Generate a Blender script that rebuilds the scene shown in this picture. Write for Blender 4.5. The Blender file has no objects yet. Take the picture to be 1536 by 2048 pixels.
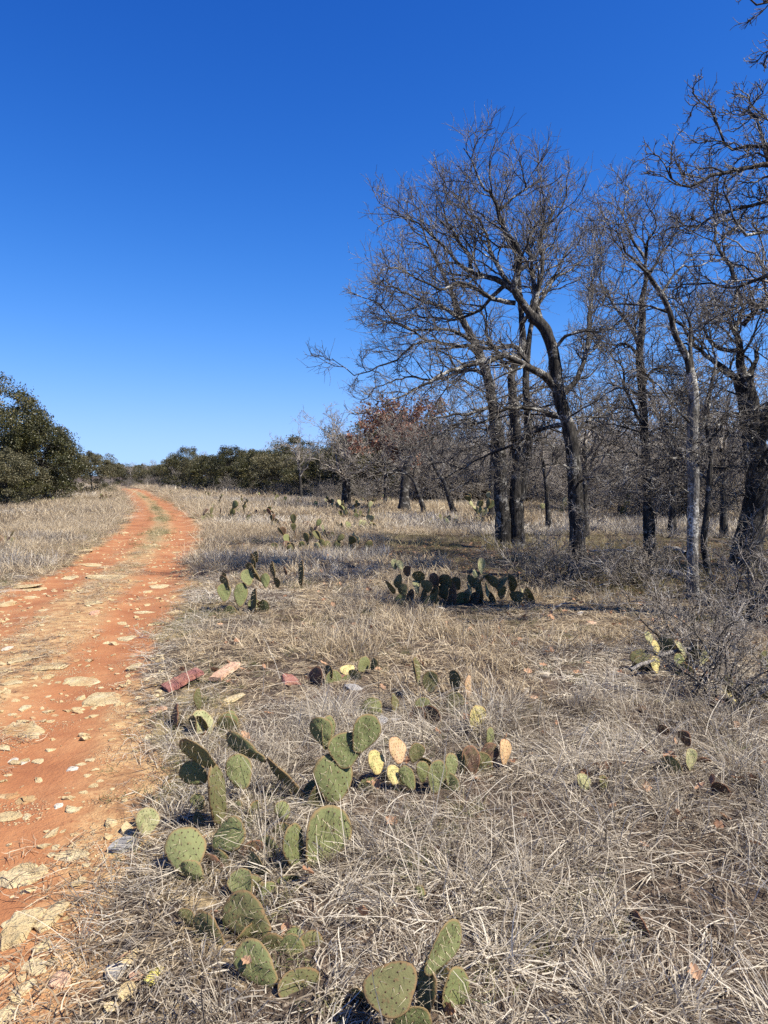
import bpy, math, random
import numpy as np
from mathutils import Vector, Matrix

random.seed(5)
R = np.random.default_rng(11)
SC = bpy.context.scene
COL = SC.collection
rad = math.radians

# ------------------------------------------------------------------ camera
F = 1500.0                      # focal length in pixels of the 1536 x 2048 photograph
CH = 1.6                        # eye height
PITCH = math.atan(74 / F)       # the level horizon lies at row 950
cd = bpy.data.cameras.new('camera')
cam = bpy.data.objects.new('camera', cd)
COL.objects.link(cam)
cd.sensor_fit = 'VERTICAL'
cd.sensor_height = 24.0
cd.lens = 24.0 * F / 2048
cd.clip_start = 0.05
cd.clip_end = 3000
cam.location = (0, 0, CH)
cam.rotation_euler = (rad(90) - PITCH, 0, 0)
SC.camera = cam

# ------------------------------------------------------------------ sky, sun, exposure
SUN_EL, SUN_AZ = rad(53), rad(114)      # azimuth clockwise from +Y (the view direction)
sdir = Vector((math.cos(SUN_EL) * math.sin(SUN_AZ), math.cos(SUN_EL) * math.cos(SUN_AZ), math.sin(SUN_EL)))
W = bpy.data.worlds.new('World')
SC.world = W
W.use_nodes = True
wn, wl = W.node_tree.nodes, W.node_tree.links
bg = wn['Background']
sky = wn.new('ShaderNodeTexSky')
sky.sky_type = 'NISHITA'
sky.sun_disc = False
sky.sun_elevation = SUN_EL
sky.sun_rotation = SUN_AZ
sky.altitude = 2000
sky.air_density = 1.0
sky.dust_density = 0.0
sky.ozone_density = 5.0
# the deep blue of the photograph: one soft tone curve per channel over the whole sky
sep = wn.new('ShaderNodeSeparateColor')
comb = wn.new('ShaderNodeCombineColor')
wl.new(sky.outputs[0], sep.inputs[0])


def sky_curve(i, p, b_, a_):
    def m(op, x, y):
        n = wn.new('ShaderNodeMath'); n.operation = op
        for k, v in enumerate((x, y)):
            if isinstance(v, float): n.inputs[k].default_value = v
            else: wl.new(v, n.inputs[k])
        return n.outputs[0]
    x = m('POWER', sep.outputs[i], p)
    wl.new(m('DIVIDE', m('MULTIPLY', x, a_), m('ADD', m('MULTIPLY', x, b_), 1.0)), comb.inputs[i])


sky_curve(0, 2.3, .08, .47)
sky_curve(1, 1.65, .088, .98)
sky_curve(2, 1.3, .10, 2.22)
wl.new(comb.outputs[0], bg.inputs['Color'])
bg.inputs['Strength'].default_value = 0.0485
sl = bpy.data.lights.new('sun', 'SUN')
sl.energy = 5.0
sl.angle = rad(0.53)
sl.color = (1.0, 0.93, 0.81)
sun = bpy.data.objects.new('sun', sl)
COL.objects.link(sun)
sun.location = sdir * 60
sun.rotation_euler = sdir.to_track_quat('Z', 'Y').to_euler()
SC.view_settings.view_transform = 'Standard'
SC.view_settings.look = 'None'
SC.view_settings.exposure = 0.95
SC.view_settings.gamma = 1.0
SC.view_settings.use_curve_mapping = False
SC.render.engine = 'CYCLES'
SC.cycles.max_bounces = 5
SC.cycles.diffuse_bounces = 3
SC.cycles.glossy_bounces = 2
SC.cycles.transmission_bounces = 2
SC.cycles.use_denoising = False

# ------------------------------------------------------------------ helpers
CP, SP = math.cos(PITCH), math.sin(PITCH)


def ray(u, v):
    x = (u - 768) / F
    y = -(v - 1024) / F
    return np.array([x, CP + y * SP, -SP + y * CP])


def P(u, v, Y):
    """the point seen at column u, row v of the photograph at distance Y along the view"""
    d = ray(u, v)
    return np.array([0, 0, CH]) + d * (Y / d[1])


def _hash(ix, iy, iz, seed):
    h = (ix.astype(np.int64) * 374761393 + iy.astype(np.int64) * 668265263 + iz.astype(np.int64) * 2147483647 + seed * 974634777) & 0x7fffffff
    h = ((h ^ (h >> 13)) * 1274126177) & 0x7fffffff
    h = ((h ^ (h >> 15)) * 2246822519) & 0x7fffffff
    return ((h ^ (h >> 16)) & 0xffff) / 65535.0


def noise2(x, y, s=0):
    x = np.asarray(x, float); y = np.asarray(y, float)
    ix, iy = np.floor(x), np.floor(y)
    fx, fy = x - ix, y - iy
    fx = fx * fx * (3 - 2 * fx); fy = fy * fy * (3 - 2 * fy)
    z = np.zeros_like(ix)
    a = _hash(ix, iy, z, s); b = _hash(ix + 1, iy, z, s); c = _hash(ix, iy + 1, z, s); d = _hash(ix + 1, iy + 1, z, s)
    return (a * (1 - fx) + b * fx) * (1 - fy) + (c * (1 - fx) + d * fx) * fy


def noise3(p, s=0):
    i = np.floor(p); f = p - i
    f = f * f * (3 - 2 * f)
    out = 0
    for dx in (0, 1):
        for dy in (0, 1):
            for dz in (0, 1):
                w = (f[..., 0] if dx else 1 - f[..., 0]) * (f[..., 1] if dy else 1 - f[..., 1]) * (f[..., 2] if dz else 1 - f[..., 2])
                out = out + w * _hash(i[..., 0] + dx, i[..., 1] + dy, i[..., 2] + dz, s)
    return out


def smooth(a, b, x):
    t = np.clip((np.asarray(x, float) - a) / (b - a), 0, 1)
    return t * t * (3 - 2 * t)


# the track's centre line and half width, by distance
RY = np.array([0.0, 1.5, 2.5, 3.7, 5.3, 7.2, 10, 14, 18, 22, 30, 48, 68, 90, 130])
RX = np.array([-2.0, -2.15, -2.35, -2.65, -3.0, -3.35, -3.95, -4.75, -5.6, -6.6, -8.9, -15.0, -22.2, -30.5, -46])


def road_s(x, y):
    c = np.interp(y, RY, RX)
    sl_ = (np.interp(y + 1, RY, RX) - np.interp(y - 1, RY, RX)) / 2
    return (x - c) / np.sqrt(1 + sl_ ** 2)


def H(x, y):
    x = np.asarray(x, float); y = np.asarray(y, float)
    s = road_s(x, y)
    on = 1 - smooth(1.15, 1.75, np.abs(s))
    z = 0.07 * (noise2(x * .45, y * .45, 1) - .5) + 0.035 * (noise2(x * 1.7, y * 1.7, 2) - .5) * (1 - .5 * on)
    z = z + 0.25 * (noise2(x * .05 + 3, y * .05, 3) - .5) * smooth(18, 45, y)
    z = z + .016 * (noise2(x * 6, y * 6, 4) - .5)
    z = z - .05 * on - .035 * np.exp(-((np.abs(s) - .72) / .3) ** 2)
    return z


def G(u, v):
    d = ray(u, v)
    t = CH / -d[2]
    p = np.array([0, 0, CH]) + d * t
    for _ in range(3):
        h = float(H(p[0], p[1]))
        p = np.array([0, 0, CH]) + d * ((CH - h) / -d[2])
    return p


def mesh_np(name, verts, faces, smooth_=True, mats=(), attrs=None, mat_idx=None):
    """faces: list of int arrays (n,k)"""
    if isinstance(faces, np.ndarray):
        faces = [faces]
    faces = [f for f in faces if len(f)]
    me = bpy.data.meshes.new(name)
    verts = np.asarray(verts, np.float32).reshape(-1, 3)
    me.vertices.add(len(verts))
    me.vertices.foreach_set('co', verts.ravel())
    tot = np.concatenate([np.full(len(f), f.shape[1]) for f in faces])
    idx = np.concatenate([f.ravel() for f in faces]).astype(np.int32)
    me.loops.add(len(idx))
    me.loops.foreach_set('vertex_index', idx)
    me.polygons.add(len(tot))
    st = np.concatenate([[0], np.cumsum(tot)[:-1]]).astype(np.int32)
    me.polygons.foreach_set('loop_start', st)
    me.polygons.foreach_set('use_smooth', np.full(len(tot), smooth_))
    for m in mats:
        me.materials.append(m)
    if mat_idx is not None:
        me.polygons.foreach_set('material_index', np.asarray(mat_idx, np.int32))
    for k, a in (attrs or {}).items():
        a = np.asarray(a, np.float32)
        if a.ndim == 1:
            at = me.attributes.new(k, 'FLOAT', 'POINT')
            at.data.foreach_set('value', a)
        else:
            at = me.attributes.new(k, 'FLOAT_VECTOR', 'POINT')
            at.data.foreach_set('vector', a.ravel())
    me.update(calc_edges=True)
    return me


def obj(name, me, parent=None, loc=None):
    o = bpy.data.objects.new(name, me)
    COL.objects.link(o)
    if parent is not None:
        o.parent = parent
    if loc is not None:
        o.location = loc
    return o


def tag(o, label=None, cat=None, group=None, kind=None):
    if label: o['label'] = label
    if cat: o['category'] = cat
    if group: o['group'] = group
    if kind: o['kind'] = kind
    return o


def copy_tree(o, parent=None):
    c = o.copy()
    COL.objects.link(c)
    c.parent = parent
    for ch in list(o.children):
        copy_tree(ch, c)
    return c


# ------------------------------------------------------------------ materials
class NT:
    def __init__(s, name):
        s.m = bpy.data.materials.new(name)
        s.m.use_nodes = True
        s.n, s.l = s.m.node_tree.nodes, s.m.node_tree.links
        s.b = s.n['Principled BSDF']
        s.b.inputs['Roughness'].default_value = .85
        s.b.inputs['Specular IOR Level'].default_value = .25

    def new(s, t, **kw):
        n = s.n.new(t)
        for k, v in kw.items():
            if k in n.inputs: n.inputs[k].default_value = v
            else: setattr(n, k, v)
        return n

    def coord(s, which='Object', scale=None):
        tc = s.n.new('ShaderNodeTexCoord')
        o = tc.outputs[which]
        if scale:
            mp = s.n.new('ShaderNodeMapping')
            mp.inputs['Scale'].default_value = scale
            s.l.new(o, mp.inputs['Vector'])
            o = mp.outputs[0]
        return o

    def noise(s, vec, scale, detail=3, rough=.6):
        n = s.n.new('ShaderNodeTexNoise')
        n.inputs['Scale'].default_value = scale
        n.inputs['Detail'].default_value = detail
        n.inputs['Roughness'].default_value = rough
        s.l.new(vec, n.inputs['Vector'])
        return n.outputs['Fac']

    def ramp(s, fac, stops):
        r = s.n.new('ShaderNodeValToRGB')
        e = r.color_ramp.elements
        while len(e) < len(stops): e.new(.5)
        for el, (p, c) in zip(e, stops):
            el.position = p
            el.color = (*c, 1) if len(c) == 3 else c
        s.l.new(fac, r.inputs['Fac'])
        return r.outputs['Color']

    def step(s, fac, a, b):
        m = s.n.new('ShaderNodeMapRange')
        m.interpolation_type = 'SMOOTHSTEP'
        m.inputs['From Min'].default_value = a
        m.inputs['From Max'].default_value = b
        s.l.new(fac, m.inputs['Value'])
        return m.outputs[0]

    def mix(s, fac, a, b, mode='MIX'):
        m = s.n.new('ShaderNodeMix')
        m.data_type = 'RGBA'
        m.blend_type = mode
        for i, v in ((0, fac), (6, a), (7, b)):
            if isinstance(v, (int, float)): m.inputs[i].default_value = v
            elif isinstance(v, tuple): m.inputs[i].default_value = (*v, 1)
            else: s.l.new(v, m.inputs[i])
        return m.outputs[2]

    def math(s, op, a, b=None):
        m = s.n.new('ShaderNodeMath')
        m.operation = op
        for i, v in enumerate((a, b)):
            if v is None: continue
            if isinstance(v, (int, float)): m.inputs[i].default_value = v
            else: s.l.new(v, m.inputs[i])
        return m.outputs[0]

    def attr(s, name):
        a = s.n.new('ShaderNodeAttribute')
        a.attribute_name = name
        return a.outputs['Fac']

    def rnd(s):
        return s.n.new('ShaderNodeObjectInfo').outputs['Random']

    def bump(s, h, strength, dist):
        b = s.n.new('ShaderNodeBump')
        b.inputs['Strength'].default_value = strength
        b.inputs['Distance'].default_value = dist
        s.l.new(h, b.inputs['Height'])
        s.l.new(b.outputs[0], s.b.inputs['Normal'])

    def color(s, c):
        if isinstance(c, tuple): s.b.inputs['Base Color'].default_value = (*c, 1)
        else: s.l.new(c, s.b.inputs['Base Color'])

    def translucent(s, c, fac):
        t = s.n.new('ShaderNodeBsdfTranslucent')
        if isinstance(c, tuple): t.inputs['Color'].default_value = (*c, 1)
        else: s.l.new(c, t.inputs['Color'])
        mx = s.n.new('ShaderNodeMixShader')
        mx.inputs[0].default_value = fac
        s.l.new(s.b.outputs[0], mx.inputs[1])
        s.l.new(t.outputs[0], mx.inputs[2])
        s.l.new(mx.outputs[0], s.n['Material Output'].inputs['Surface'])


def mat_ground():
    t = NT('soil')
    v = t.coord('Object')
    n1 = t.noise(v, 1.6, 5, .65); n2 = t.noise(v, 9, 5, .7); n3 = t.noise(v, 45, 3, .7)
    vo = t.new('ShaderNodeTexVoronoi', feature='F1'); vo.inputs['Scale'].default_value = 55
    t.l.new(v, vo.inputs['Vector'])
    peb = t.step(vo.outputs['Distance'], .42, .22)
    rut = t.step(t.math('ADD', t.attr('rut'), t.math('MULTIPLY', t.math('SUBTRACT', n1, .5), .8)), .15, .75)
    smth = t.ramp(n1, [(.3, (.235, .088, .037)), (.5, (.31, .132, .056)), (.72, (.385, .198, .09))])
    grit = t.ramp(n2, [(.28, (.17, .085, .04)), (.45, (.30, .165, .075)), (.6, (.43, .285, .135)), (.78, (.52, .385, .21))])
    grit = t.mix(t.step(n3, .55, .72), grit, (.25, .11, .05))
    red = t.mix(rut, grit, smth)
    red = t.mix(t.math('MULTIPLY', t.step(n3, .56, .75), .6), red, (.24, .09, .04))
    # crushed pale pebbles lying in the dirt
    rp = t.new('ShaderNodeTexNoise'); rp.inputs['Scale'].default_value = 2.3; t.l.new(v, rp.inputs['Vector'])
    pf = t.math('MULTIPLY', peb, t.step(t.math('SUBTRACT', rp.outputs['Fac'], t.math('MULTIPLY', rut, .14)), .40, .58))
    red = t.mix(pf, red, (.58, .44, .25))
    # litter and soil under the grass, darkened as shade in the gaps between blades
    lit = t.ramp(n2, [(.25, (.022, .016, .012)), (.5, (.065, .046, .032)), (.75, (.17, .12, .082))])
    lit = t.mix(t.math('MULTIPLY', t.step(n1, .6, .75), .7), lit, (.2, .1, .055))
    lit = t.mix(t.step(n3, .55, .7), lit, (.33, .27, .2))
    g = t.ramp(n2, [(.3, (.11, .085, .04)), (.5, (.24, .185, .09)), (.7, (.42, .32, .18))])
    jit = t.math('ADD', t.math('MULTIPLY', t.math('SUBTRACT', n2, .5), 1.4), t.attr('road'))
    f = t.step(jit, .3, .62)
    gj = t.math('ADD', t.math('MULTIPLY', t.math('SUBTRACT', n2, .5), 1.2), t.attr('green'))
    c = t.mix(f, lit, red)
    c = t.mix(t.step(gj, .35, .75), c, g)
    t.color(c)
    hh = t.math('ADD', t.math('MULTIPLY', n2, .6), t.math('MULTIPLY', n3, .4))
    hh = t.math('ADD', hh, t.math('MULTIPLY', pf, .5))
    t.bump(hh, .9, .03)
    t.b.inputs['Roughness'].default_value = .95
    return t.m


def mat_straw(name, stops, trans=.35):
    t = NT(name)
    a = t.math('ADD', t.math('MULTIPLY', t.attr('tint'), .72), t.math('MULTIPLY', t.rnd(), .28))
    c = t.ramp(a, stops)
    t.color(c)
    t.b.inputs['Roughness'].default_value = .6
    t.b.inputs['Specular IOR Level'].default_value = .3
    t.translucent(c, trans)
    return t.m


def mat_bark(name, dark, mid, lich, amt):
    t = NT(name)
    v = t.coord('Object'); vs = t.coord('Object', (1, 1, .22))
    n1 = t.noise(vs, 26, 5, .7); n2 = t.noise(v, 5.5, 4, .65); n3 = t.noise(v, 40, 2, .6)
    c = t.ramp(n1, [(.40, dark), (.68, mid)])
    l = t.math('MULTIPLY', t.step(n2, amt, amt + .12), t.step(n3, .40, .6))
    c = t.mix(l, c, lich)
    t.color(c)
    t.bump(n1, 1.0, .03)
    t.b.inputs['Roughness'].default_value = .92
    return t.m


def mat_leaf(name, stops, trans=.25, rough=.45):
    t = NT(name)
    a = t.math('ADD', t.math('MULTIPLY', t.attr('tint'), .8), t.math('MULTIPLY', t.rnd(), .2))
    c = t.ramp(a, stops)
    t.color(c)
    t.b.inputs['Roughness'].default_value = rough
    t.b.inputs['Specular IOR Level'].default_value = .4
    t.translucent(c, trans)
    return t.m


def mat_pad(name, c0, c1, blot, edge, blot_at=.6, fade=None):
    t = NT(name)
    v = t.coord('Object')
    n = t.noise(v, 3.2, 4, .6); n2 = t.noise(v, 9, 4, .7); n4 = t.noise(v, 38, 2, .5)
    r = t.rnd()
    c = t.mix(t.math('ADD', t.math('MULTIPLY', r, .6), t.math('MULTIPLY', n, .5)), c0, c1)
    if fade:    # a dying pad keeps patches of its old green
        c = t.mix(t.math('MULTIPLY', t.step(n, .47, .62), .75), c, fade)
    c = t.mix(t.math('MULTIPLY', t.step(n2, blot_at, blot_at + .14), .8), c, blot)
    c = t.mix(t.math('MULTIPLY', t.step(n4, .62, .72), .5), c, blot)
    c = t.mix(t.math('MULTIPLY', t.step(t.math('ADD', t.attr('rim'), t.math('MULTIPLY', t.math('SUBTRACT', n2, .5), .25)), .86, .97), .75), c, edge)
    t.color(c)
    t.bump(n2, .35, .02)
    t.b.inputs['Roughness'].default_value = .7
    t.b.inputs['Specular IOR Level'].default_value = .12
    return t.m


def mat_stone(name, a, b, c3, dirt, dirt_at=.55):
    t = NT(name)
    g = t.n.new('ShaderNodeNewGeometry').outputs['Position']
    n1 = t.noise(g, 7, 5, .65); n2 = t.noise(g, 28, 5, .7); n3 = t.noise(g, 2.2, 3, .6)
    c = t.ramp(n1, [(.3, a), (.5, b), (.7, c3)])
    c = t.mix(t.step(n2, .56, .68), c, tuple(x * .62 for x in b))
    c = t.mix(t.math('MULTIPLY', t.step(t.math('ADD', t.math('MULTIPLY', n3, .6), t.math('MULTIPLY', n2, .4)), dirt_at - .06, dirt_at + .08), .85), c, dirt)
    t.color(c)
    t.bump(t.math('ADD', n2, t.math('MULTIPLY', n1, .8)), .9, .035)
    t.b.inputs['Roughness'].default_value = .95
    return t.m


def mat_plain(name, c, rough=.7):
    t = NT(name); t.color(c); t.b.inputs['Roughness'].default_value = rough
    return t.m


M = {}
M['soil'] = mat_ground()
M['straw'] = mat_straw('straw', [(.0, (.062, .046, .032)), (.22, (.19, .15, .107)), (.45, (.41, .352, .268)), (.7, (.61, .545, .432)), (1, (.85, .79, .665))])
M['straw_tan'] = mat_straw('straw_tan', [(.0, (.10, .067, .04)), (.3, (.32, .245, .155)), (.65, (.55, .45, .30)), (1, (.76, .66, .48))])
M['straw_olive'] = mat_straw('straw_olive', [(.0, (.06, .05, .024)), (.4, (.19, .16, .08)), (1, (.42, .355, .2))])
M['green_blade'] = mat_straw('green_blade', [(.0, (.045, .06, .017)), (.4, (.09, .11, .035)), (.65, (.22, .2, .08)), (1, (.5, .42, .25))])
M['bark'] = mat_bark('bark', (.007, .006, .0055), (.088, .080, .071), (.34, .33, .305), .53)
M['bark_pale'] = mat_bark('bark_pale', (.05, .045, .04), (.28, .265, .24), (.56, .55, .51), .47)
M['branch'] = mat_bark('branch_bark', (.014, .012, .010), (.10, .088, .074), (.46, .45, .41), .49)
M['twig'] = mat_bark('twig_bark', (.08, .07, .06), (.22, .198, .172), (.42, .40, .365), .5)
M['twig_back'] = mat_bark('twig_bark_back', (.14, .118, .096), (.36, .318, .27), (.5, .465, .41), .48)
M['oak_leaf'] = mat_leaf('evergreen_leaf', [(.0, (.022, .025, .009)), (.42, (.065, .066, .022)), (.75, (.13, .115, .04)), (1, (.25, .2, .085))], .18, .4)
M['oak_leaf_grey'] = mat_leaf('grey_green_leaf', [(.0, (.045, .045, .02)), (.5, (.11, .10, .046)), (1, (.25, .21, .11))], .18, .5)
M['rust_leaf'] = mat_leaf('rust_leaf', [(.0, (.085, .036, .023)), (.5, (.27, .122, .074)), (1, (.45, .255, .165))], .3, .6)
M['pad'] = mat_pad('cactus_skin', (.105, .122, .047), (.19, .20, .088), (.17, .13, .06), (.22, .14, .07), .56)
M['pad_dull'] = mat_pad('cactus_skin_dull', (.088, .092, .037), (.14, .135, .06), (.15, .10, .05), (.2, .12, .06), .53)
M['pad_yellow'] = mat_pad('cactus_skin_yellow', (.44, .37, .14), (.54, .47, .22), (.27, .17, .075), (.3, .19, .09), .54, (.24, .24, .09))
M['pad_tan'] = mat_pad('cactus_skin_tan', (.48, .31, .15), (.46, .31, .19), (.28, .15, .08), (.3, .17, .09), .56, (.34, .25, .12))
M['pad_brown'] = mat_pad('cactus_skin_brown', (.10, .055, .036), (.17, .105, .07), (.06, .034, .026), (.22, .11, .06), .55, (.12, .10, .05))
M['pad_pale'] = mat_pad('cactus_skin_pale', (.27, .28, .14), (.36, .33, .18), (.22, .16, .09), (.28, .2, .11), .54, (.17, .19, .08))
M['areole'] = mat_plain('areole', (.075, .045, .025), .9)
M['spine'] = mat_plain('spine', (.55, .46, .32), .5)
M['stone'] = mat_stone('limestone', (.40, .29, .14), (.52, .41, .225), (.58, .50, .32), (.36, .19, .08), .57)
M['stone_white'] = mat_stone('pale_limestone', (.46, .40, .31), (.58, .52, .42), (.66, .61, .52), (.38, .26, .16), .58)
M['stone_red'] = mat_stone('red_sandstone', (.20, .075, .06), (.32, .14, .115), (.45, .26, .2), (.33, .16, .1), .55)
M['stone_pink'] = mat_stone('pink_sandstone', (.45, .26, .17), (.56, .36, .24), (.62, .46, .32), (.5, .27, .14), .55)
M['stone_lichen'] = mat_stone('lichen_stone', (.2, .19, .18), (.38, .365, .345), (.52, .50, .47), (.17, .145, .12), .56)
M['stone_yellow'] = mat_stone('yellow_lichen_stone', (.52, .43, .12), (.66, .58, .16), (.66, .52, .3), (.58, .42, .22), .58)
M['deadwood'] = mat_bark('dead_wood', (.16, .145, .13), (.40, .375, .34), (.55, .53, .5), .5)
M['litter'] = mat_leaf('dead_leaf', [(.0, (.12, .055, .03)), (.5, (.33, .18, .1)), (1, (.55, .36, .22))], .2, .7)

# ------------------------------------------------------------------ ground and track
ang = np.concatenate([np.arange(-180, -62, 4.0), np.arange(-62, 62, .36), np.arange(62, 180, 4.0)])
rr = [.25]
while rr[-1] < 1500:
    rr.append(rr[-1] * (1.016 if 1.5 < rr[-1] < 60 else 1.06))
rr = np.array(rr)
A, RR = np.meshgrid(np.radians(ang), rr)
gx, gy = RR * np.sin(A), RR * np.cos(A)
gz = H(gx, gy) * (1 - smooth(150, 400, RR))
s_ = road_s(gx, gy)
wob = .5 * (noise2(gx * .8, gy * .8, 21) - .5) + .25 * (noise2(gx * 3, gy * 3, 22) - .5)
edge = 1.28 + wob + .10 * smooth(4, 1.5, gy)
road = (1 - smooth(-.45, .32, np.abs(s_) - edge)) * smooth(105, 80, gy) * smooth(-.5, .3, gy)
cen = np.exp(-(s_ / (.26 + .12 * smooth(14, 24, gy))) ** 2) * (.35 + .65 * smooth(10, 20, gy)) * (.5 + noise2(gx * 1.1, gy * 1.1, 23))
green = cen * .7 + smooth(.0, .15, np.abs(s_) - edge + .12) * smooth(1.0, .35, np.abs(s_) - edge) * (.1 + .75 * noise2(gx * .9, gy * .9, 24))
# the near middle of the track is littered with dead grass and soil
near = np.exp(-((s_ - .02) / .33) ** 2) * smooth(3.2, 5, gy) * smooth(14, 9, gy)
road = np.clip(road - .45 * near * (.6 + .8 * noise2(gx * 2, gy * 2, 25)), 0, 1)
rut = np.exp(-((np.abs(s_ + .2 * (noise2(gx * .6, gy * .6, 26) - .5)) - .72) / .44) ** 2) * (.75 + .6 * noise2(gx * .5, gy * .35, 27))
nr, na = gx.shape
iy, ix = np.meshgrid(np.arange(nr - 1), np.arange(na), indexing='ij')
ix2 = (ix + 1) % na
q = np.stack([iy * na + ix, (iy + 1) * na + ix, (iy + 1) * na + ix2, iy * na + ix2], -1).reshape(-1, 4)[:, ::-1]
vv = np.stack([gx, gy, gz], -1).reshape(-1, 3)
on = (np.abs(s_) < 1.45).ravel() & (gy.ravel() < 105) & (gy.ravel() > 0)
fm = on[q].all(1)


def sub(q, name):
    u, inv = np.unique(q, return_inverse=True)
    return mesh_np(name, vv[u], inv.reshape(-1, 4), True, [M['soil']], {'road': road.ravel()[u], 'green': green.ravel()[u], 'rut': rut.ravel()[u]})


ground = tag(obj('ground', sub(q[~fm], 'ground')), kind='structure')
track = tag(obj('dirt_track', sub(q[fm], 'dirt_track')), kind='structure')


# ------------------------------------------------------------------ tubes and branching
def norm(a):
    return a / np.maximum(np.linalg.norm(a, axis=-1, keepdims=True), 1e-9)


def tubes(Pn, Rn, sides, disp=None):
    """Pn (N,P,3), Rn (N,P) -> verts, quads"""
    N, K = Rn.shape
    T = norm(np.gradient(Pn, axis=1))
    ov = norm(Pn[:, -1] - Pn[:, 0])
    ref = np.where(np.abs(ov[:, 2:3]) > .8, np.array([[1., 0, 0]]), np.array([[0, 0, 1.]]))
    U = norm(np.cross(T, ref[:, None, :])); V = np.cross(T, U)
    a = np.arange(sides) * 2 * np.pi / sides
    dirs = np.cos(a)[None, None, :, None] * U[:, :, None] + np.sin(a)[None, None, :, None] * V[:, :, None]
    r = Rn[:, :, None, None]
    X = Pn[:, :, None] + dirs * r
    if disp is not None:
        X = Pn[:, :, None] + dirs * (r * disp(X)[..., None])
    base = (np.arange(N) * K * sides)[:, None, None]
    k = np.arange(K - 1)[None, :, None] * sides
    j = np.arange(sides)[None, None]
    j2 = (j + 1) % sides
    f = np.stack([base + k + j, base + k + j2, base + k + sides + j2, base + k + sides + j], -1).reshape(-1, 4)
    return X.reshape(-1, 3), f


def join(parts):
    vs, fs, o = [], [], 0
    for v, f in parts:
        vs.append(v); fs.append(f + o); o += len(v)
    return np.concatenate(vs), np.concatenate(fs)


def catmull(pts, step):
    p = np.asarray(pts, float)
    p = np.vstack([2 * p[0] - p[1], p, 2 * p[-1] - p[-2]])
    out = []
    for i in range(1, len(p) - 2):
        n = max(2, int(np.linalg.norm(p[i + 1] - p[i]) / step))
        t = np.linspace(0, 1, n, endpoint=False)[:, None]
        out.append(.5 * (2 * p[i] + (p[i + 1] - p[i - 1]) * t + (2 * p[i - 1] - 5 * p[i] + 4 * p[i + 1] - p[i + 2]) * t ** 2
                         + (3 * p[i] - p[i - 1] - 3 * p[i + 1] + p[i + 2]) * t ** 3))
    return np.vstack(out + [p[-2][None]])


def resample(p, K):
    d = np.concatenate([[0], np.cumsum(np.linalg.norm(np.diff(p, axis=0), axis=1))])
    t = np.linspace(0, d[-1], K)
    return np.stack([np.interp(t, d, p[:, i]) for i in range(3)], 1), d[-1]


def grow(Pp, Rp, n, t0, t1, ang, Lf, K, sig, up, rf, rmin, out=None, outw=0.):
    """children on every parent: Pp (N,K,3), Rp (N,K); Lf(t, Lparent) gives the length"""
    N, KP = Rp.shape
    L = np.linalg.norm(np.diff(Pp, axis=1), axis=2).sum(1)
    t = (np.arange(n)[None] + R.random((N, n))) / n * (t1 - t0) + t0
    x = t * (KP - 1)
    i = np.clip(x.astype(int), 0, KP - 2); f = (x - i)[..., None]
    rows = np.arange(N)[:, None]
    p = Pp[rows, i] * (1 - f) + Pp[rows, i + 1] * f
    r = Rp[rows, i] * (1 - f[..., 0]) + Rp[rows, i + 1] * f[..., 0]
    T = norm(Pp[rows, i + 1] - Pp[rows, i])
    q = norm(R.normal(size=T.shape)); q = norm(q - (q * T).sum(-1, keepdims=True) * T)
    th = np.radians(R.normal(ang, 14, size=t.shape))[..., None]
    d = norm(T * np.cos(th) + q * np.sin(th))
    d[..., 2] += up
    if out is not None:
        d += outw * norm(p - out)
    d = norm(d)
    Lc = Lf(t, L[:, None]) * R.uniform(.55, 1.35, t.shape)
    p = p.reshape(-1, 3); d = d.reshape(-1, 3); Lc = Lc.ravel(); r = r.ravel()
    seg = (Lc / (K - 1))[:, None]
    pts = [p]
    for k in range(K - 1):
        d = norm(d + R.normal(size=d.shape) * sig + np.array([0, 0, up * .25]))
        pts.append(pts[-1] + d * seg)
    C = np.stack(pts, 1)
    r0 = np.clip(r * rf, rmin, None) * R.uniform(.8, 1.15, r.shape)
    Cr = r0[:, None] + (rmin * .7 - r0[:, None]) * np.linspace(0, 1, K)[None] ** .8
    return C, Cr


def bark_disp(amp, seed, fz=7., fa=16.):
    def f(X):
        n = noise3(X * np.array([fa, fa, fz]), seed) - .5
        m = noise3(X * np.array([4., 4., 2.5]), seed + 7) - .5
        return 1 + amp * n * 2 + amp * 1.6 * m
    return f


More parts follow.
